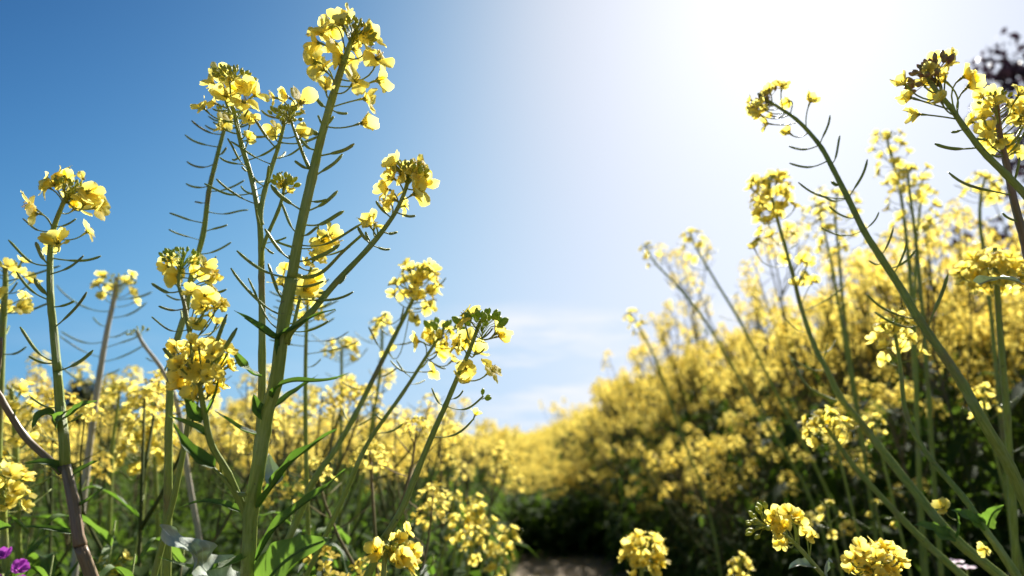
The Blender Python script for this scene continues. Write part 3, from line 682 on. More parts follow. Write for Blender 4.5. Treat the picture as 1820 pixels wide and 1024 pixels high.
# ---- N3: dense head at the edge
g = down_to_ground(PL([(1769, 172, .56), (1771, 186, .56), (1777, 238, .56), (1788, 287, .56), (1800, 347, .56), (1812, 395, .56), (1826, 450, .56), (1850, 560, .56), (1880, 700, .56)], .56))
N3 = Plant('rapeseed_plant', g[0], 'reddish rapeseed stem crossed by the near leaning one, dense frilly yellow flowers at its top', seed=33)
LN3 = N3.stalk(g, .0052, .0018, n=12, m=STEMR)
N3.raceme(LN3, 11, .030, .018, .9, FL_CUP+FL_MID, budn=14)
N3.flowers_px(LN3, [(1755, 205, 1.1), (1748, 210, 1), (1795, 185, 1.2), (1808, 200, 1.2), (1815, 215, 1.1), (1760, 235, 1), (1752, 248, 1), (1772, 252, 1.1), (1790, 262, 1), (1806, 270, 1.1), (1765, 262, .9), (1812, 180, 1), (1800, 215, 1), (1788, 245, 1)], .75, .5, .02)
N3.pods_px(LN3, [(1688, 304, 1795, 347, 1.3), (1735, 235, 1775, 232, 1), (1817, 225, 1783, 268, 1.2), (1815, 242, 1786, 280, 1.2), (1783, 378, 1810, 400, 1), (1812, 280, 1805, 330, 1), (1762, 274, 1785, 280, 1)])
basal_leaves(N3, LN3, 6, .7, .12)
# ---- N5: tall raceme stem mid right
g = down_to_ground(PL([(1364, 318, .95), (1367, 330, .95), (1383, 395, .95), (1409, 487, .94), (1423, 544, .92), (1447, 614, .90), (1468, 654, .88), (1495, 708, .86), (1529, 750, .84), (1585, 822, .80), (1637, 887, .76), (1700, 960, .72), (1785, 1030, .70)], .9))
N5 = Plant('rapeseed_plant', g[0], 'rapeseed stem sweeping up in a long curve, flowers spaced far down its upper half', seed=34)
LN5 = N5.stalk(g, .0070, .0018, n=12)
N5.raceme(LN5, 26, .05, .026, 1.25)
N5.flowers_px(LN5, [(1388, 340, 1.1), (1350, 360, 1.1), (1362, 372, 1), (1345, 380, 1), (1365, 395, 1.1), (1352, 410, 1.1), (1345, 425, 1), (1370, 420, .9), (1400, 405, 1.1), (1410, 415, 1), (1340, 440, .9), (1385, 380, .9), (1395, 460, 1.1), (1425, 462, 1.2), (1440, 465, 1), (1430, 495, 1.1), (1445, 500, 1), (1415, 505, 1)], .9, .5, .04)
N5.stalk(PL([(1405, 638, .9), (1430, 680, .88), (1455, 700, .87), (1487, 714, .865)], .9)[::-1], .0028, .0012, 'branch', n=8)
N5.stalk(PL([(1428, 478, .93), (1420, 500, .93), (1413, 512, .93)], .9)[::-1], .0018, .0010, 'branch', n=6)
N5.pods_auto(LN5, .55, .85, 9, .05, .4, .9)
N5.leaf(PL([(1697, 954, .72), (1672, 950, .72), (1650, 936, .72), (1624, 933, .715)], .72), .021, LEAFB, .35, up=(0, -.8, .7), serr=6)
N5.leaf(PL([(1697, 954, .72), (1702, 940, .715), (1703, 925, .71), (1700, 910, .71)], .72), .012, LEAFB, .35, up=(.8, -.8, .1), serr=5)
basal_leaves(N5, LN5, 6, .6, .12)
# ---- stems A (left) and C (right) in the shade
g = down_to_ground(PL([(1455, 742, .86), (1480, 775, .84), (1515, 825, .82), (1570, 887, .80), (1640, 960, .77), (1720, 1032, .75)], .8))
SA = Plant('rapeseed_plant', g[0], 'bare dark green rapeseed stem crossing the shade, lowest of the parallel stems', seed=35)
LSA = SA.stalk(g, .0062, .0022, n=12); SA.raceme(LSA, 16, .03, .022, 1.15)
g = down_to_ground(PL([(1586, 572, .78), (1592, 600, .78), (1600, 650, .77), (1612, 740, .76), (1650, 810, .74), (1715, 887, .70), (1750, 940, .68), (1775, 975, .67), (1815, 1035, .66)], .7))
SC = Plant('rapeseed_plant', g[0], 'light green rapeseed stem with toothed bright leaves standing clear of the black shade', seed=36)
LSC = SC.stalk(g, .0054, .0018, n=12); SC.raceme(LSC, 12, .04, .022, 1.1)
SC.leaf(PL([(1752, 936, .68), (1730, 926, .68), (1712, 915, .675), (1690, 906, .67)], .68), .020, LEAFB, .35, up=(-.2, -.9, .6), serr=6)
SC.leaf(PL([(1755, 936, .68), (1760, 920, .675), (1768, 908, .67), (1784, 898, .67)], .68), .017, LEAFB, .4, up=(-.8, -.9, .3), serr=5)
SC.flower(P(1676, 902, .68), P(1700, 925, .69), .9); SC.flower(P(1750, 975, .67), P(1765, 985, .67), .8)
basal_leaves(SC, LSC, 5, .6, .10)
# ---- P1: fine little plant in front of the shade
g = down_to_ground(PL([(1338, 924, .60), (1349, 931, .6), (1386, 946, .6), (1408, 962, .6), (1426, 980, .6), (1465, 1025, .6)], .6))
P1 = Plant('rapeseed_plant', g[0], 'slender low rapeseed sprig leaning over the dark shade, spiky green bud tuft at its tip', seed=37)
LP = P1.stalk(g, .0028, .0014, n=10)
P1.buds(P(1340, 925, .6), P(1320, 918, .6)-P(1350, 931, .6), 18, .0085, BUD, 1.3)
P1.flowers_px(LP, [(1386, 910, 1), (1377, 917, .9), (1402, 912, .9), (1411, 920, 1), (1420, 927, .9), (1375, 930, 1), (1388, 932, .9), (1398, 938, 1), (1384, 948, 1), (1388, 964, 1), (1398, 968, .8), (1434, 948, 1), (1444, 953, .9)], .85, .7, .012, FL_MID+FL_CUP)
P1.leaf(PL([(1445, 1007, .6), (1430, 1006, .598), (1415, 1004, .595), (1401, 1012, .595)], .6), .013, LEAFP, .6, up=(0, -.6, 1))
P1.leaf(PL([(1466, 1022, .6), (1467, 1008, .595), (1472, 996, .59), (1480, 1000, .59)], .6), .012, LEAFP, .5, up=(.6, -.8, .2))
# ---- P2: dense cluster bottom right
g = down_to_ground(PL([(1545, 990, .50), (1545, 1010, .5), (1547, 1040, .5)], .5))
P2 = Plant('rapeseed_plant', g[0], 'dense domed rapeseed flower cluster near the path, veined petals and thin dark stalks', seed=38)
LP2 = P2.stalk(g, .0026, .0016, n=10)
er = random.Random(9)
for i in range(46):
    th = i*2.4; q = math.sqrt((i+.5)/46)
    px = 1556+50*q*math.cos(th); py = 998+32*q*math.sin(th)
    c = P(px, py, .5+er.uniform(-.018, .018))
    P2.flower(c, at_t(LP2, .97), er.uniform(.5, .68), FL_CUP+FL_MID, axis=(c-P(1548, 1050, .5)).normalized())
# ---- P3
g = down_to_ground(PL([(1146, 962, .92), (1145, 985, .92), (1140, 1010, .92), (1138, 1035, .92)], .92))
P3 = Plant('rapeseed_plant', g[0], 'small rapeseed plant alone before the dark gap, round knobbly yellow top', seed=39)
LP3 = P3.stalk(g, .0034, .0020, n=10); P3.raceme(LP3, 30, .034, .024, 1.15, FL_CUP+FL_MID, budn=10)
for (x, y) in ((1122, 972), (1126, 985), (1160, 993), (1166, 998), (1128, 1022)): P3.flower(P(x, y, .92), at_t(LP3, .96), 1.0, FL_CUP)
# ---- N4: large soft head right
g = down_to_ground(PL([(1768, 440, .80), (1770, 470, .80), (1774, 540, .80), (1780, 620, .8), (1790, 740, .8), (1800, 900, .8)], .8))
N4 = Plant('rapeseed_plant', g[0], 'rapeseed plant with the broadest flower head on this side, flat umbrella of packed yellow', seed=40)
LN4 = N4.stalk(g, .0055, .003, n=10, m=STEM)
er = random.Random(4)
for i in range(80):
    th = i*2.4; q = math.sqrt((i+.5)/80)
    px = 1768+68*q*math.cos(th); py = 470+(34*q*math.sin(th))+16*q*q
    c = P(px, py, .80+er.uniform(-.05, .05))
    N4.flower(c, at_t(LN4, .90+.06*er.random()), er.uniform(.75, .95), axis=(c-P(1770, 560, .8)).normalized(), stem=i % 2 == 0)
N4.leaf(PL([(1740, 505, .6), (1770, 495, .58), (1800, 498, .57), (1840, 515, .57)], .58), .018, LEAFP, .3, up=(.1, -.6, 1))

# ---- taller single stalks standing out of the field
def single(pts, d, n, ln, rad, size, label, seed, r0=.006, r1=.0025, pods=10, name='rapeseed_plant', m=STEM, pl=.05):
    g = down_to_ground(PL(pts, d)); p = Plant(name, g[0], label, seed=seed); L = p.stalk(g, r0, r1, n=8, m=m)
    p.raceme(L, int(n*.9), ln, rad*.85, size, budn=14, budr=.007)
    p.pods_auto(L, .55, .9, pods, pl, .4, 1.0); return p
single([(1577, 238), (1580, 262), (1598, 330), (1608, 400), (1618, 500), (1625, 640)], 1.35, 22, .10, .035, 1.5, 'tall thin rapeseed stalk, highest in the blurred row behind the arching stem', 51)
single([(1612, 300), (1618, 350), (1628, 430), (1640, 560), (1650, 700)], 1.25, 26, .12, .045, 1.5, 'tall rapeseed stalk with a wide flat head, beside the highest blurred stalk', 52)
single([(1640, 330), (1634, 380), (1628, 450), (1626, 560), (1630, 700)], 1.4, 16, .16, .035, 1.4, 'tall rapeseed stalk with sparse scattered flowers between two fuller heads', 53)
single([(1490, 340), (1484, 380), (1490, 440), (1500, 560), (1520, 700)], 1.5, 30, .14, .06, 1.6, 'bushy blurred rapeseed head glimpsed behind the arching stem', 54)
single([(1225, 412), (1240, 445), (1275, 505), (1320, 580), (1380, 700)], 1.7, 14, .07, .035, 1.5, 'leaning rapeseed stalk reaching furthest above the sloping flower bank', 55)
single([(1146, 436), (1165, 468), (1205, 510), (1260, 580), (1330, 700)], 1.7, 8, .05, .022, 1.3, 'leaning rapeseed stalk with a tiny tip, outermost over the open sky', 56, r0=.005)
single([(1118, 556), (1135, 580), (1165, 640), (1200, 740)], 2.0, 12, .06, .03, 1.5, 'small leaning rapeseed tip below the two stalks over the open sky', 57)
single([(1752, 316), (1744, 345), (1742, 400), (1755, 500), (1775, 700)], 1.3, 18, .04, .035, 1.4, 'rapeseed stalk with a single flat tuft in front of the dark tree', 58)
single([(1450, 365), (1462, 400), (1480, 480), (1500, 600)], 1.6, 26, .12, .05, 1.5, 'full blurred rapeseed head left of the arching stem', 59)
single([(607, 606), (607, 640), (607, 700), (605, 800)], 1.35, 18, .03, .035, 1.4, 'lone flat-topped rapeseed head on a straight thin stem against the sky', 60, pods=8, pl=.08)
single([(677, 568), (679, 600), (676, 660), (660, 760)], 1.3, 8, .03, .022, 1.2, 'little rapeseed tip peeping between the slanting stems', 61, pods=6)
single([(243, 588), (255, 612), (290, 660), (315, 720), (330, 820)], .95, 0, .02, .02, 1.0, 'leaning rapeseed shoot with a closed bud tip and no open flower', 62, pods=2, m=STEMP)
single([(212, 684), (210, 720), (200, 790), (196, 880)], 1.2, 22, .05, .035, 1.3, 'rapeseed head just right of the bleached stalk, brown stem below', 63)
single([(270, 690), (272, 730), (275, 820)], 1.1, 34, .07, .04, 1.3, 'large fluffy rapeseed head between the bleached stalk and the dense cluster', 64)
single([(265, 750), (262, 790), (255, 870)], 1.0, 34, .06, .04, 1.3, 'bright rapeseed head under the fluffy one, lower in the field', 65)
single([(8, 470), (10, 500), (6, 560), (0, 700)], .75, 14, .05, .03, 1.1, 'blurred rapeseed flowers poking in beside the purplish-brown plant, upper pair', 66)
single([(20, 690), (24, 730), (28, 800), (30, 900)], .85, 24, .09, .03, 1.2, 'tall ragged rapeseed head low beside the purplish-brown stem', 67)
single([(5, 840), (5, 880), (8, 960)], .7, 24, .04, .026, 1.0, 'golden rapeseed cluster at the outer edge, below the ragged head', 68)
for i, (x, y, d, n) in enumerate([(850, 905, 1.15, 34), (818, 922, 1.15, 26), (905, 942, 1.2, 26), (885, 985, 1.15, 20), (842, 885, 1.3, 20), (872, 928, 1.25, 20), (808, 880, 1.3, 20), (1470, 895, 1.1, 12), (1556, 892, 1.1, 8), (1314, 995, 1.05, 24), (845, 945, 1.05, 20),
                                  (200, 998, .8, 20), (760, 900, 1.4, 20), (1478, 738, 1.2, 30), (1555, 742, 1.25, 16), (1745, 690, 1.1, 26)]):
    lab = ['fullest rapeseed head of the group overhanging the path', 'rapeseed head on the field side of the group overhanging the path', 'rapeseed head furthest out over the path edge', 'lowest rapeseed head of the group over the path',
           'topmost rapeseed head of the group over the path', 'rapeseed head tucked between the fullest and the outermost one', 'rapeseed head at the back of the group by the path', 'rapeseed head hanging in the shade left of a smaller one',
           'tiny rapeseed head in the shade beside two bare stems', 'rapeseed head glowing low in the black shade', 'drooping rapeseed head in front of the group by the path', 'small golden rapeseed head low between dark stems',
           'small rapeseed head beside the bare lower slanting stem', 'bright rapeseed head just above the deep shade', 'small bright rapeseed head next to a larger one above the deep shade', 'dull blurred rapeseed head under the broad umbrella head'][i]
    sx_ = 1 if x > 1200 else -1
    single([(x, y), (x+sx_*4, y+30), (x+sx_*18, y+90)], d, int(n*.55), .045, .019, .85, lab, 80+i, r0=.004, r1=.002, pods=3)
# ---- purple flower and a pinkish one
p = P(6, 1008, .42); q = Plant('wildflower', (p.x, p.y+.01, 0), 'bright purple blossom at the lower corner of the field', seed=70)
L = q.stalk([Vector((p.x, p.y+.01, -.01)), Vector((p.x, p.y+.01, .4)), p-Vector((0, 0, .004))], .0018, .0012, n=8)
for i, (dx, dz, dy) in enumerate([(0, .005, 0), (.007, -.002, .003), (-.006, -.003, 0), (.002, -.008, -.004), (-.009, .004, .004), (.010, -.009, .0), (-.002, -.001, -.008)]):
    mb = MB()
    for k in range(6): petal(mb, k*1.047, .0065, .006, R(80), R(20+12*(k % 2)), .2, .6, q.r)
    qq = Vector((dx*60, dy*60-.5, dz*60+.5)).to_track_quat('Z', 'Y')
    mb.v = [(qq @ v)+p+Vector((dx, dy, dz)) for v in mb.v]; q.put(mb, 'flower', PURP)
q.leaf([Vector((p.x, p.y+.01, .62)), p+Vector((-.02, 0, -.03)), p+Vector((-.03, -.01, -.01))], .008)
for j, (x, y) in enumerate(((1697, 1002), (1718, 1012))):
    p = P(x, y, .9); q = Plant('wildflower', (p.x, p.y, 0), ['pinkish white blossom deep in the shade under the bare stems', 'second pale blossom just beside the pinkish white one in the shade'][j], seed=71+j)
    q.stalk([Vector((p.x, p.y, -.01)), Vector((p.x+.01, p.y, .4)), p], .0016, .001, n=6)
    mb = MB()
    for k in range(5): petal(mb, k*1.2566, .012, .011, R(50), R(5), 0, .4, q.r)
    mb.v = [v+p for v in mb.v]; q.put(mb, 'flower', WHITEP)

# ---- leafy low plants between the stems at the foot of the field
lr = random.Random(12)
for i, (x, y, d, tall) in enumerate([(60, 905, .85, 1), (205, 925, .8, 0), (255, 880, .9, 1), (330, 955, .75, 0), (560, 985, .8, 1), (620, 930, .95, 0), (770, 985, .9, 1), (95, 985, .7, 0), (520, 890, .85, 1), (240, 985, .68, 0)]):
    top = P(x, y, d); q = Plant('leafy_weed', (top.x, top.y, 0), 'x', 'weed', 'leafy weeds at the foot of the field', seed=200+i)
    q.root['label'] = ['leafy weed beside the foot of the purplish-brown stem', 'leafy weed low between the purplish-brown and thick stems', 'taller leafy weed under the pale podded stalk', 'leafy weed left of the curled grey leaf', 'leafy weed behind the broad bright leaf',
        'leafy weed at the base of the lone upright stem', 'leafy weed near the low bright flower cluster', 'lowest leafy weed at the outer corner by the purple blossom', 'leafy weed close behind the thick stem', 'leafy weed crossing below the curled grey leaf'][i]
    L = q.stalk([Vector((top.x+.02, top.y, -.01)), Vector((top.x-.01, top.y, top.z*.5)), top], .0030, .0012, n=8)
    for k in range(13):
        p = at_t(L, .48+.52*k/13); th = k*2.4+lr.random(); o = Vector((math.cos(th), math.sin(th), 0)); s_ = lr.uniform(.05, .10)*(1.25-.45*k/13)
        q.leaf([p, p+o*s_*.4+Vector((0, 0, s_*.35)), p+o*s_*.8+Vector((0, 0, s_*lr.uniform(.2, .6))), p+o*s_*1.1+Vector((0, 0, s_*lr.uniform(-.2, .6)))], s_*lr.uniform(.22, .34), lr.choice((LEAF, LEAF, LEAFB)), up=(0, 0, 1), wave=.002)

# ================================================================== field plants (shared prototypes)
def curve3(a, d0, d1, L, n=5):
    pts = [a]; p = a.copy()
    for i in range(n):
        t = (i+.5)/n; p = p+(d0*(1-t)+d1*t).normalized()*(L/n); pts.append(p.copy())
    return pts
def quad_leaf(mb, p, o, L, w, droop, rr, mi, nseg=3):
    side = Vector((-o.y, o.x, 0)); vs = []; uv = []
    for i in range(nseg+1):
        t = i/nseg; c = p+o*(L*t*.95)+Vector((0, 0, L*(.55*t-(.55+droop)*t*t)))
        ww = w*math.sin(PI*(t*.93+.05))**.8/2; f = .35
        for s_ in (-1, 0, 1):
            vs.append(c+side*(s_*ww)+Vector((0, 0, abs(s_)*ww*f))); uv.append((s_*.5+.5, t))
    mb.add(vs, [(i*3+j, i*3+j+1, (i+1)*3+j+1, (i+1)*3+j) for i in range(nseg) for j in (0, 1)], mi, uv)
def head(mb, apex, ax, n, length, rad, fs, rr, mi, mib, lod):
    a1 = ax.orthogonal().normalized(); a2 = ax.cross(a1)
    for i in range(n):
        t = (i+.5)/n; th = i*2.4+rr.uniform(-.4, .4); o = a1*math.cos(th)+a2*math.sin(th)
        c = apex-ax*(length*t**1.2)+o*rad*(.35+.7*math.sqrt(t))*rr.uniform(.8, 1.15)
        fa = (o*rr.uniform(.4, 1)+ax*(1-.6*t)).normalized(); b1 = fa.orthogonal().normalized(); b1.rotate(Quaternion(fa, rr.random()*3)); b2 = fa.cross(b1)
        for k in range(4):
            e = b1*math.cos(k*PI/2)+b2*math.sin(k*PI/2); s_ = fa.cross(e)
            up = rr.uniform(-.2, .7); L = fs*rr.uniform(.85, 1.1)
            if lod == 0:
                m1 = c+e*L*.55+fa*L*(.25+up*.3); t1 = c+e*L*.98+fa*L*(.2+up*.5)
                vs = [c, m1+s_*L*.36, m1-s_*L*.36, t1+s_*L*.27, t1-s_*L*.27, m1-fa*L*.08]
                mb.add(vs, [(0, 5, 1), (0, 2, 5), (5, 4, 3, 1), (5, 2, 4)], mi, [(.5, 0), (1, .5), (0, .5), (.9, 1), (.1, 1), (.5, .5)])
            else:
                t1 = c+e*L*.95+fa*L*(.3+up*.5); m1 = c+e*L*.5+fa*L*.2
                mb.add([c, m1+s_*L*.42, t1, m1-s_*L*.42], [(0, 1, 2, 3)], mi)
    if mib is not None:
        for i in range(7 if lod == 0 else 2):
            th = i*2.4; o = a1*math.cos(th)+a2*math.sin(th); q = math.sqrt(i/7)*rad*.35
            mb.ell(apex+o*q-ax*.002, (ax+o*.4).normalized(), fs*.45, fs*.13, 4, 2, mib)
def proto(seed, H=1.0, nb=10, lod=0, bushy=1.0, tl=.42):
    """list of (name, mb) for one plant standing at the origin, H high"""
    rr = random.Random(seed); st = MB(); fo = MB(); heads = []
    lean = Vector((rr.uniform(-.12, .12), rr.uniform(-.12, .12), 1))
    main = curve3(Vector((0, 0, -.02)), lean, Vector((lean.x*.3+rr.uniform(-.1, .1), lean.y*.3, 1)), H*.93, 8)
    sd_ = 5 if lod == 0 else 3
    st.tube(main, [.0060*(1-.7*i/8) for i in range(9)], sd_)
    tips = [(main[-1], (main[-1]-main[-2]).normalized(), 1.0)]
    for i in range(nb):
        t = tl+(.94-tl)*(i/nb)+rr.uniform(-.02, .02); a = at_t(main, t); th = i*2.4+rr.uniform(-.5, .5)
        o = Vector((math.cos(th), math.sin(th), 0)); L = (H*(1.0-t)*rr.uniform(.55, 1.02)+.05)
        br = curve3(a, o*.75*bushy+Vector((0, 0, .8)), o*.15+Vector((0, 0, 1)), L, 4 if lod == 0 else 3)
        st.tube(br, [.0030*(1-.6*k/len(br)) for k in range(len(br))], 4 if lod == 0 else 3)
        tips.append((br[-1], (br[-1]-br[-2]).normalized(), rr.uniform(.65, 1)))
        if rr.random() < .55 and lod == 0:
            a2 = at_t(br, .45); o2 = Vector((math.cos(th+1.2), math.sin(th+1.2), 0))
            b2 = curve3(a2, o2*.7+Vector((0, 0, .8)), Vector((0, 0, 1)), L*.5, 3); st.tube(b2, [.0018, .0015, .0012, .001], 3)
            tips.append((b2[-1], Vector((0, 0, 1)), rr.uniform(.5, .8)))
        # pods under each head
        if lod == 0:
            for k in range(5):
                p = at_t(br, .55+.08*k); t2 = k*2.4+i; d = Vector((math.cos(t2), math.sin(t2), rr.uniform(.3, .8))).normalized()
                st.tube([p, p+d*.02-Vector((0, 0, .002)), p+d*.05], [.0007, .0013, .0005], 3)
    nl = 34 if lod == 0 else 16
    for i in range(nl):
        t = .12+.66*(i/nl); p = at_t(main, t); th = i*2.4+rr.random(); o = Vector((math.cos(th), math.sin(th), 0))
        if i % 3 == 1: p = p+o*.05
        L = (.15*(1-t)+.045)*rr.uniform(.8, 1.3)*(1 if lod == 0 else 1.35)
        quad_leaf(fo, p, o, L, L*(.30 if t < .5 else .2), rr.uniform(0, .7), rr, 0, 3 if lod == 0 else 2)
    for (p, ax, s_) in tips:
        mb = MB(); f = [20, 12, 6][lod]
        head(mb, p+ax*.012, ax, max(4, int(f*s_)), (.03+.045*rr.random())*s_, .020*(.7+.4*s_), [.0086, .0125, .018][lod], rr, 0, 1 if lod < 2 else None, lod)
        heads.append(mb)
    return st, fo, heads
PROTOS = []
NB = [8, 10, 6, 9, 10, 7, 4, 5, 4, 3, 4, 7, 8, 9, 7]; TL = [.45, .5, .42, .55, .5, .5, .6, .55, .66, .62, .6, .62, .66, .6, .68]
for i in range(15):
    st, fo, hd = proto(200+i, 1.0, NB[i], 0, [1, .8, 1.2, .9, 1.1, 1, .7, 1.3, 1, .9, .8, 1, .8, 1, .9][i], TL[i])
    PROTOS.append((mesh_from(st, 'stem', STEMF), mesh_from(fo, 'foliage', LEAFF), [mesh_from(h, 'flower_head', [PETALF, BUDG]) for h in hd]))
fr = random.Random(77)
def field_plant(kinds, x, y, H, tilt, az, label, group):
    st, fo, hd = PROTOS[fr.choice(kinds)]
    root = bpy.data.objects.new('rapeseed_plant', None); COL.objects.link(root); root.empty_display_size = .05
    root.location = (x, y, 0); root.scale = (H*.5+.5, H*.5+.5, H)
    root.rotation_mode = 'QUATERNION'
    root.rotation_quaternion = Quaternion(Vector((-math.sin(az), math.cos(az), 0)), tilt) @ Quaternion((0, 0, 1), fr.random()*6.28)
    tag(root, label, 'wildflower', group)
    link('stem', st, root); link('foliage', fo, root)
    for h in hd: link('flower_head', h, root)
    return root
def bend(y): return -.16*max(0, y-4.4)**1.25*max(0, min(1, (9-y)/1))-0.0
def right_edge(y): return .80+.10*noise.noise(Vector((0, y*.8, 5)))
def left_edge(y): return -.10+.10*noise.noise(Vector((9, y*.8, 2)))
def jit(a): return fr.uniform(-a, a)
def Hright(x, y): return 1.07+.50*min(1, max(0, (x-right_edge(y))/1.6))-.10*max(0, min(1, 3-y))+.20*min(1, max(0, (y-1.2)/2.2))-.06*min(1, max(0, (y-4)/4))+.14*noise.noise(Vector((x*1.1, y*.7, 3)))
def Hleft(x, y): return .915+.17*noise.noise(Vector((x*1.3, y*.9, 8)))+.10*min(1, y/8)
cand = []
# right bank: Y 1.0 .. 8
y = 1.05
while y < 9.5:
    for k in range(9):
        x = right_edge(y)+.04+k*.22+jit(.07)
        if x > 1.5*y+2.2: continue
        if y < 1.6: continue
        cand.append(('r', k, x, y+jit(.09)))
    y += .23+.012*y
y = 2.3
while y < 9:
    cand.append(('r', -1, right_edge(y)-.02+jit(.06), y+jit(.1))); y += .20+.02*y
y = .95
while y < 9:
    k = 0; x = left_edge(y)-.06
    while x > -.82*y-.35:
        (fr.random() < .7 or x > -.45*y) and cand.append(('l', k, x+jit(.08), y+jit(.10))); k += 1; x -= .25+.018*y
    y += .25+.02*y
def visible_score(c):
    s_, k, x, y = c
    if s_ == 'r': return y+max(0, k-2)*1.1+(0 if k < 3 else .5)
    return y*1.0
cand.sort(key=visible_score)
inds = [c for c in cand if c[0] == 'r'][:118]+[c for c in cand if c[0] == 'l'][:118]
rest = [c for c in cand if c not in inds]
LM_L = [(-900, 'the outer reddish stem'), (100, 'the purplish-brown plant'), (190, 'the bleached stalk'), (310, 'the pale podded stalk'), (450, 'the thick-stemmed plant'), (610, 'the lone flat-topped head'), (700, 'the bud-topped slanting stem'), (840, 'the group over the path'), (2000, '')]
LM_R = [(-900, 'the path end'), (1000, 'the open sky edge'), (1146, 'the small leaning tips'), (1300, 'the far leaning stalk'), (1430, 'the long sweeping stem'), (1560, 'the arching stem'), (1680, 'the tall thin stalks'), (1790, 'the broad umbrella head'), (9999, 'the dark tree')]
ords = ['nearest', 'second nearest', 'third nearest', 'fourth nearest', 'fifth nearest', 'sixth nearest', 'seventh nearest', 'eighth nearest', 'ninth nearest', 'tenth nearest', 'eleventh nearest', 'twelfth nearest'] + [w+' nearest' for w in ('thirteenth', 'fourteenth', 'fifteenth', 'sixteenth', 'seventeenth', 'eighteenth', 'nineteenth', 'twentieth')]
cnt = {}
inds.sort(key=lambda c: c[3])
for n_, (sd_, k, x, y) in enumerate(inds):
    H = Hright(x, y) if sd_ == 'r' else Hleft(x, y)
    H *= fr.uniform(.9, 1.12)
    if sd_ == 'r' and k == 0: H *= .86
    if k < 0: H = fr.uniform(.62, .92)
    px, py, d = proj(Vector((x, y, H)))
    tab = LM_R if sd_ == 'r' else LM_L
    lm = [t for t in tab if t[0] <= px][-1][1] or 'the group over the path'
    key = (sd_, lm); c_ = cnt.get(key, 0); cnt[key] = c_+1
    where = 'flower bank' if sd_ == 'r' else 'open field'
    if c_ < 20:
        lab = f'{ords[c_]} blurred rapeseed plant of the {where} behind {lm}'; grp = 'rapeseed plants of the '+where
    else:
        lab = f'far blurred yellow rapeseed plant deep in the {where} behind {lm}'; grp = f'far rapeseed plants of the {where} behind {lm}'
    az = PI+jit(.8) if sd_ == 'r' else jit(3.1)
    kinds = (0, 1, 2, 3, 4, 5, 11) if sd_ == 'r' else ((6, 7, 8, 9, 10) if px < 330 or y < 2 else (8, 10, 11, 12, 13, 14))
    if sd_ == 'l' and y > 2.6 and fr.random() < .22: H *= fr.uniform(1.04, 1.13)
    if sd_ == 'r' and k > (1 if y > 2.6 else 0) and fr.random() < .40: kinds = (6, 8, 9, 10, 7); H *= fr.uniform(1.10, 1.34 if y < 4 else 1.2)
    field_plant(kinds, x, y, H, fr.uniform(.05, .30) if sd_ == 'r' else fr.uniform(0, .16), az, lab, grp)

# ---- the rest of the field, one mass
def arrays(seed, nb, lod, tl=.5):
    st, fo, hd = proto(seed, 1.0, nb, lod, 1, tl)
    v = []; f = []; m = []
    for mb, mm in [(st, [0]), (fo, [1])]+[(h, [2, 3]) for h in hd]:
        o = len(v); v += [tuple(p) for p in mb.v]
        for q, mi in zip(mb.f, mb.m): f.append([o+i for i in q]); m.append(mm[mi])
    ll = np.array([len(q) for q in f]); idx = np.array([i for q in f for i in q])
    return np.array(v), ll, idx, np.array(m)
NEARA = [arrays(300+i, 7, 1, [.45, .5, .55, .6, .65][i]) for i in range(5)]; FARA = [arrays(320+i, 7, 2, .55) for i in range(4)]
def mass(name, spots, label):
    V = []; LL = []; I = []; MM = []; o = 0
    for (x, y, H, tilt, az, far) in spots:
        v, ll, idx, m = (FARA if far else NEARA)[fr.randrange(4)]
        a = fr.random()*6.28; c, s_ = math.cos(a), math.sin(a); w = H*.5+.5
        X = (v[:, 0]*c-v[:, 1]*s_)*w; Y = (v[:, 0]*s_+v[:, 1]*c)*w; Z = v[:, 2]*H
        X = X+Z*math.cos(az)*tilt; Y = Y+Z*math.sin(az)*tilt
        V.append(np.stack([X+x, Y+y, Z], 1)); LL.append(ll); I.append(idx+o); MM.append(m); o += len(v)
    V = np.concatenate(V); LL = np.concatenate(LL); I = np.concatenate(I); MM = np.concatenate(MM)
    me = bpy.data.meshes.new(name); me.vertices.add(len(V)); me.vertices.foreach_set('co', V.ravel().astype(np.float32))
    me.loops.add(len(I)); me.loops.foreach_set('vertex_index', I.astype(np.int32))
    me.polygons.add(len(LL)); st = np.concatenate([[0], np.cumsum(LL)[:-1]])
    me.polygons.foreach_set('loop_start', st.astype(np.int32)); me.polygons.foreach_set('loop_total', LL.astype(np.int32))
    for k in (STEMF, LEAFF, PETALF, BUDG): me.materials.append(k)
    me.polygons.foreach_set('material_index', MM.astype(np.int32)); me.update(calc_edges=True)
    return tag(link(name, me), label, 'flower field', kind='stuff')
spots = []
for (sd_, k, x, y) in rest:
    H = (Hright(x, y) if sd_ == 'r' else Hleft(x, y))*fr.uniform(.88, 1.1)
    if k < 0: H = fr.uniform(.62, .92)
    spots.append((x, y, H*(fr.uniform(1.1, 1.2) if sd_ == 'r' and fr.random() < .15 else 1), fr.uniform(0, .2), PI+jit(1), False))
for i in range(420):
    y = 5.6+fr.random()**1.3*24; a_, b_ = left_edge(y)-.15, right_edge(y)+.1
    x = fr.uniform(a_, b_)
    spots.append((x, y, fr.uniform(.45, .72)+.075*min(max(0, y-7), 7), fr.uniform(0, .15), jit(3), y > 13))
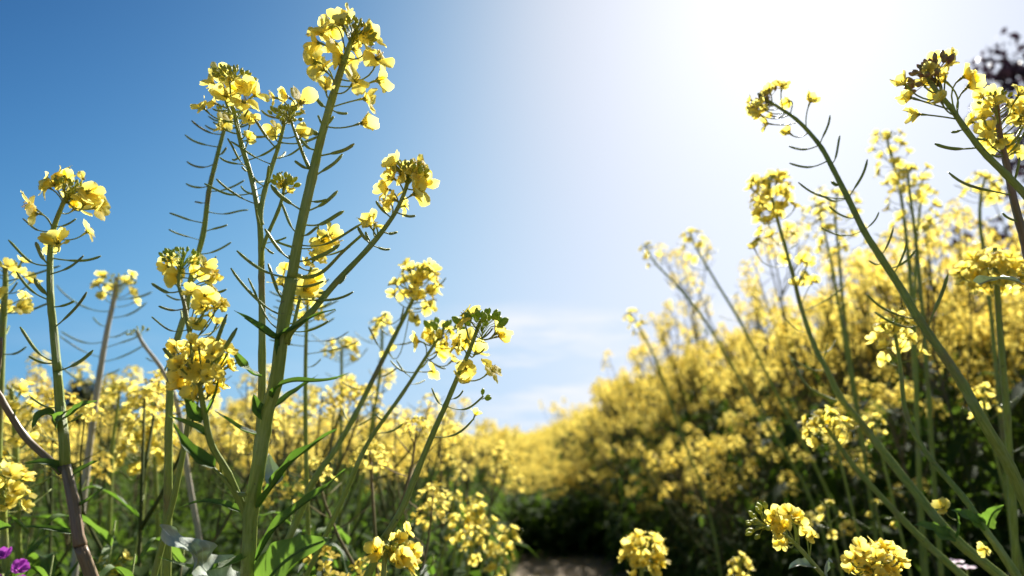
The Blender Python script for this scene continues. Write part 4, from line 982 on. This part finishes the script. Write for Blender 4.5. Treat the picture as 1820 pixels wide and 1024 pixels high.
# behind the bank's front rows and off to its side, then far away
for i in range(800):
    y = fr.uniform(1.2, 9.5); x = right_edge(y)+1.7+fr.random()**1.4*6
    if x < 1.1*y+2.5: spots.append((x, y, Hright(x, y)+.05+.1*noise.noise(Vector((x, y, 3)))+jit(.12), .1, PI, False))
y = 9.3
while y < 46:
    for i in range(int(10+y*.5)):
        x = right_edge(y)+.05+fr.random()**1.5*(5+y*.25)
        spots.append((x, y+jit(.3), Hright(x, y)*fr.uniform(.9, 1.1), .1, PI, y > 13))
    for i in range(int(12+y*.9)):
        x = left_edge(y)-.05-fr.random()**1.15*(y*.85+1)
        spots.append((x, y+jit(.3), Hleft(x, y)*fr.uniform(.9, 1.15), .08, jit(3), y > 13))
    y += .34+.02*y
mass('field_of_rapeseed', spots, 'endless blurred mass of yellow rapeseed filling the field into the distance')
# ---- leafy undergrowth and grass
def undergrowth():
    mb = MB(); r = random.Random(3)
    def blade(x, y, h, far):
        a = r.random()*6.28; o = Vector((math.cos(a), math.sin(a), 0)); sdv = Vector((-o.y, o.x, 0)); w = r.uniform(.003, .007)*(2 if far else 1)
        p = Vector((x, y, 0)); q = p+o*h*.12+Vector((0, 0, h*.6)); t = p+o*h*.4+Vector((0, 0, h))
        mb.add([p-sdv*w, p+sdv*w, q+sdv*w*.8, q-sdv*w*.8, t], [(0, 1, 2, 3), (3, 2, 4)], 0)
    for i in range(9000):
        y = .35+r.random()**1.4*12
        if r.random() < .5: x = left_edge(y)+.10-r.random()**1.3*(y*.8+.5)
        else: x = right_edge(y)-.10+r.random()**1.6*3
        blade(x, y, r.uniform(.06, .32), y > 5)
    for i in range(5200):
        if i % 2 == 0:
            y = .8+r.random()**1.2*10; x = right_edge(y)+.05+r.random()*3.4; y2 = 1.7+r.random()*3.5; x2 = right_edge(y2)+.1+r.random()*2.2; L2_ = r.uniform(.09, .18); a2_ = r.random()*6.28
            if i % 4 == 0: quad_leaf(mb, Vector((x2, y2, r.uniform(.3, .95))), Vector((math.cos(a2_), math.sin(a2_), 0)), L2_, L2_*r.uniform(.3, .5), r.uniform(0, .8), r, 0, 3)  # extra leaves higher in the bank, added to block sun and deepen its shade
            a = r.random()*6.28; L = r.uniform(.08, .17)
            quad_leaf(mb, Vector((x, y, r.uniform(.05, .95))), Vector((math.cos(a), math.sin(a), 0)), L, L*r.uniform(.3, .5), r.uniform(0, .8), r, 0, 3)
            y = 5.3+r.random()**1.4*6; x = left_edge(y)+r.random()*.95
            quad_leaf(mb, Vector((x, y, r.uniform(.02, .42))), Vector((math.cos(a), math.sin(a), 0)), L, L*r.uniform(.3, .5), r.uniform(0, .8), r, 0, 3)
        y = .55+r.random()**1.3*9
        left = r.random() < .9
        x = left_edge(y)+.03-r.random()**1.1*(y*.85+.45) if left else right_edge(y)+r.random()**1.5*2.2
        a = r.random()*6.28; o = Vector((math.cos(a), math.sin(a), 0)); L = r.uniform(.05, .13)
        quad_leaf(mb, Vector((x, y, r.uniform(.05, .60 if left else .7))), o, L, L*r.uniform(.22, .45), r.uniform(0, .8), r, 0, 3)
    return mb
tag(undergrowth().build('grass_and_ground_leaves', LEAFF), 'dark leafy undergrowth and grass beneath the rapeseed stems', 'undergrowth', kind='stuff')

lit = MB(); r = random.Random(8)
for i in range(1500):
    y = 2.2+r.random()*5; x = r.uniform(left_edge(y)-.05, right_edge(y)+.1); a = r.random()*6.28; s_ = r.uniform(.004, .008); c = Vector((x, y, .034+r.random()*.004))
    e = Vector((math.cos(a), math.sin(a), r.uniform(-.3, .3))); g_ = Vector((-e.y, e.x, .2))
    lit.add([c-e*s_, c+g_*s_*.6, c+e*s_, c-g_*s_*.6], [(0, 1, 2, 3)])
tag(lit.build('fallen_petal_litter', PETALF), 'small fallen yellow petals scattered over the bare path', 'litter', kind='stuff')
# ---- ground and path
def sheet(name, pts_fn, nx, ny, m):
    mb = MB(); vs = [pts_fn(i/nx, j/ny) for j in range(ny+1) for i in range(nx+1)]; q = nx+1
    mb.add(vs, [(j*q+i, j*q+i+1, (j+1)*q+i+1, (j+1)*q+i) for j in range(ny) for i in range(nx)])
    o = mb.build(name, m); o['kind'] = 'structure'; return o
sheet('ground', lambda u, v: Vector(((u-.5)*2400, -60+v**3*2400, 0)), 20, 60, SOIL)
def path_pt(u, v):
    y = -3+v**2*60; a, b = left_edge(y)-.06, right_edge(y)+.06
    x = a+(b-a)*u
    return Vector((x, y, .006+.012*noise.noise(Vector((x*2, y*1.5, 0)))+.02*(abs(u-.5)*2)**4*0+.012))
sheet('path', path_pt, 10, 220, PATHM)

# ---- trees
def tree(name, x, y, H, cr_, zc, label, lm_, seed, n=2600, ls=.16, group=None):
    root = bpy.data.objects.new(name, None); COL.objects.link(root); root.location = (x, y, 0); tag(root, label, 'tree', group)
    r = random.Random(seed); tr = MB(); crn = MB(); clumps = []
    main = curve3(Vector((0, 0, -.1)), Vector((.03, 0, 1)), Vector((jitr(r, .2), jitr(r, .2), 1)), H*.8, 8)
    tr.tube(main, [cr_*.085*(1-.75*i/8)+.01 for i in range(9)], 10)
    for i in range(16):
        t = .30+.65*i/16; a = at_t(main, t); th = i*2.4; o = Vector((math.cos(th), math.sin(th), 0))
        br = curve3(a, o+Vector((0, 0, .5)), o*.5+Vector((0, 0, .8)), cr_*r.uniform(.6, 1.05)*(1.15-.5*t), 5)
        tr.tube(br, [cr_*.03*(1-.8*k/5)+.006 for k in range(6)], 6)
        for k in (2, 3, 4, 5): clumps.append((br[k]+Vector((jitr(r, .2), jitr(r, .2), jitr(r, .2)))*cr_*.5, cr_*r.uniform(.13, .26)))
    clumps += [(Vector((main[-1].x, main[-1].y, H*.86)), cr_*.3), (main[-1].copy(), cr_*.3)]
    for i in range(n):
        c, s_ = r.choice(clumps); d = Vector((r.gauss(0, 1), r.gauss(0, 1), r.gauss(0, .8))); d = d.normalized()*s_*r.random()**.4
        p = c+d; nrm = Vector((jitr(r, 1), jitr(r, 1), jitr(r, 1))).normalized(); a = nrm.orthogonal().normalized(); b_ = nrm.cross(a); l_ = ls*r.uniform(.6, 1.2)
        crn.add([p-a*l_*.5, p+b_*l_*.28+nrm*l_*.06, p+a*l_*.5, p-b_*l_*.28+nrm*l_*.06], [(0, 1, 2, 3)])
    tr.build('trunk', BARK, root); crn.build('crown', lm_, root); return root
def jitr(r, a): return r.uniform(-a, a)
tree('plum_tree', 7.45, 7.4, 7.2, 2.2, 5, 'dark purple-leaved tree rising above the flower bank beside the sun glare', TREEL, 5, 9000, .15)
for i, (x, y, H, lab) in enumerate([(-27, 44, 5.0, 'darkest round tree on the horizon behind the pale podded stalk'), (-31, 52, 4.6, 'low dark tree on the horizon just left of the round one'), (-37, 50, 4.4, 'brownish low tree at the outer end of the horizon row'), (-22, 60, 4.0, 'small distant tree at the inner end of the horizon row')]):
    tree('hedge_tree', x, y, H, H*.48, H*.5, lab, TREEG, 20+i, 2600, .45, 'trees along the horizon')
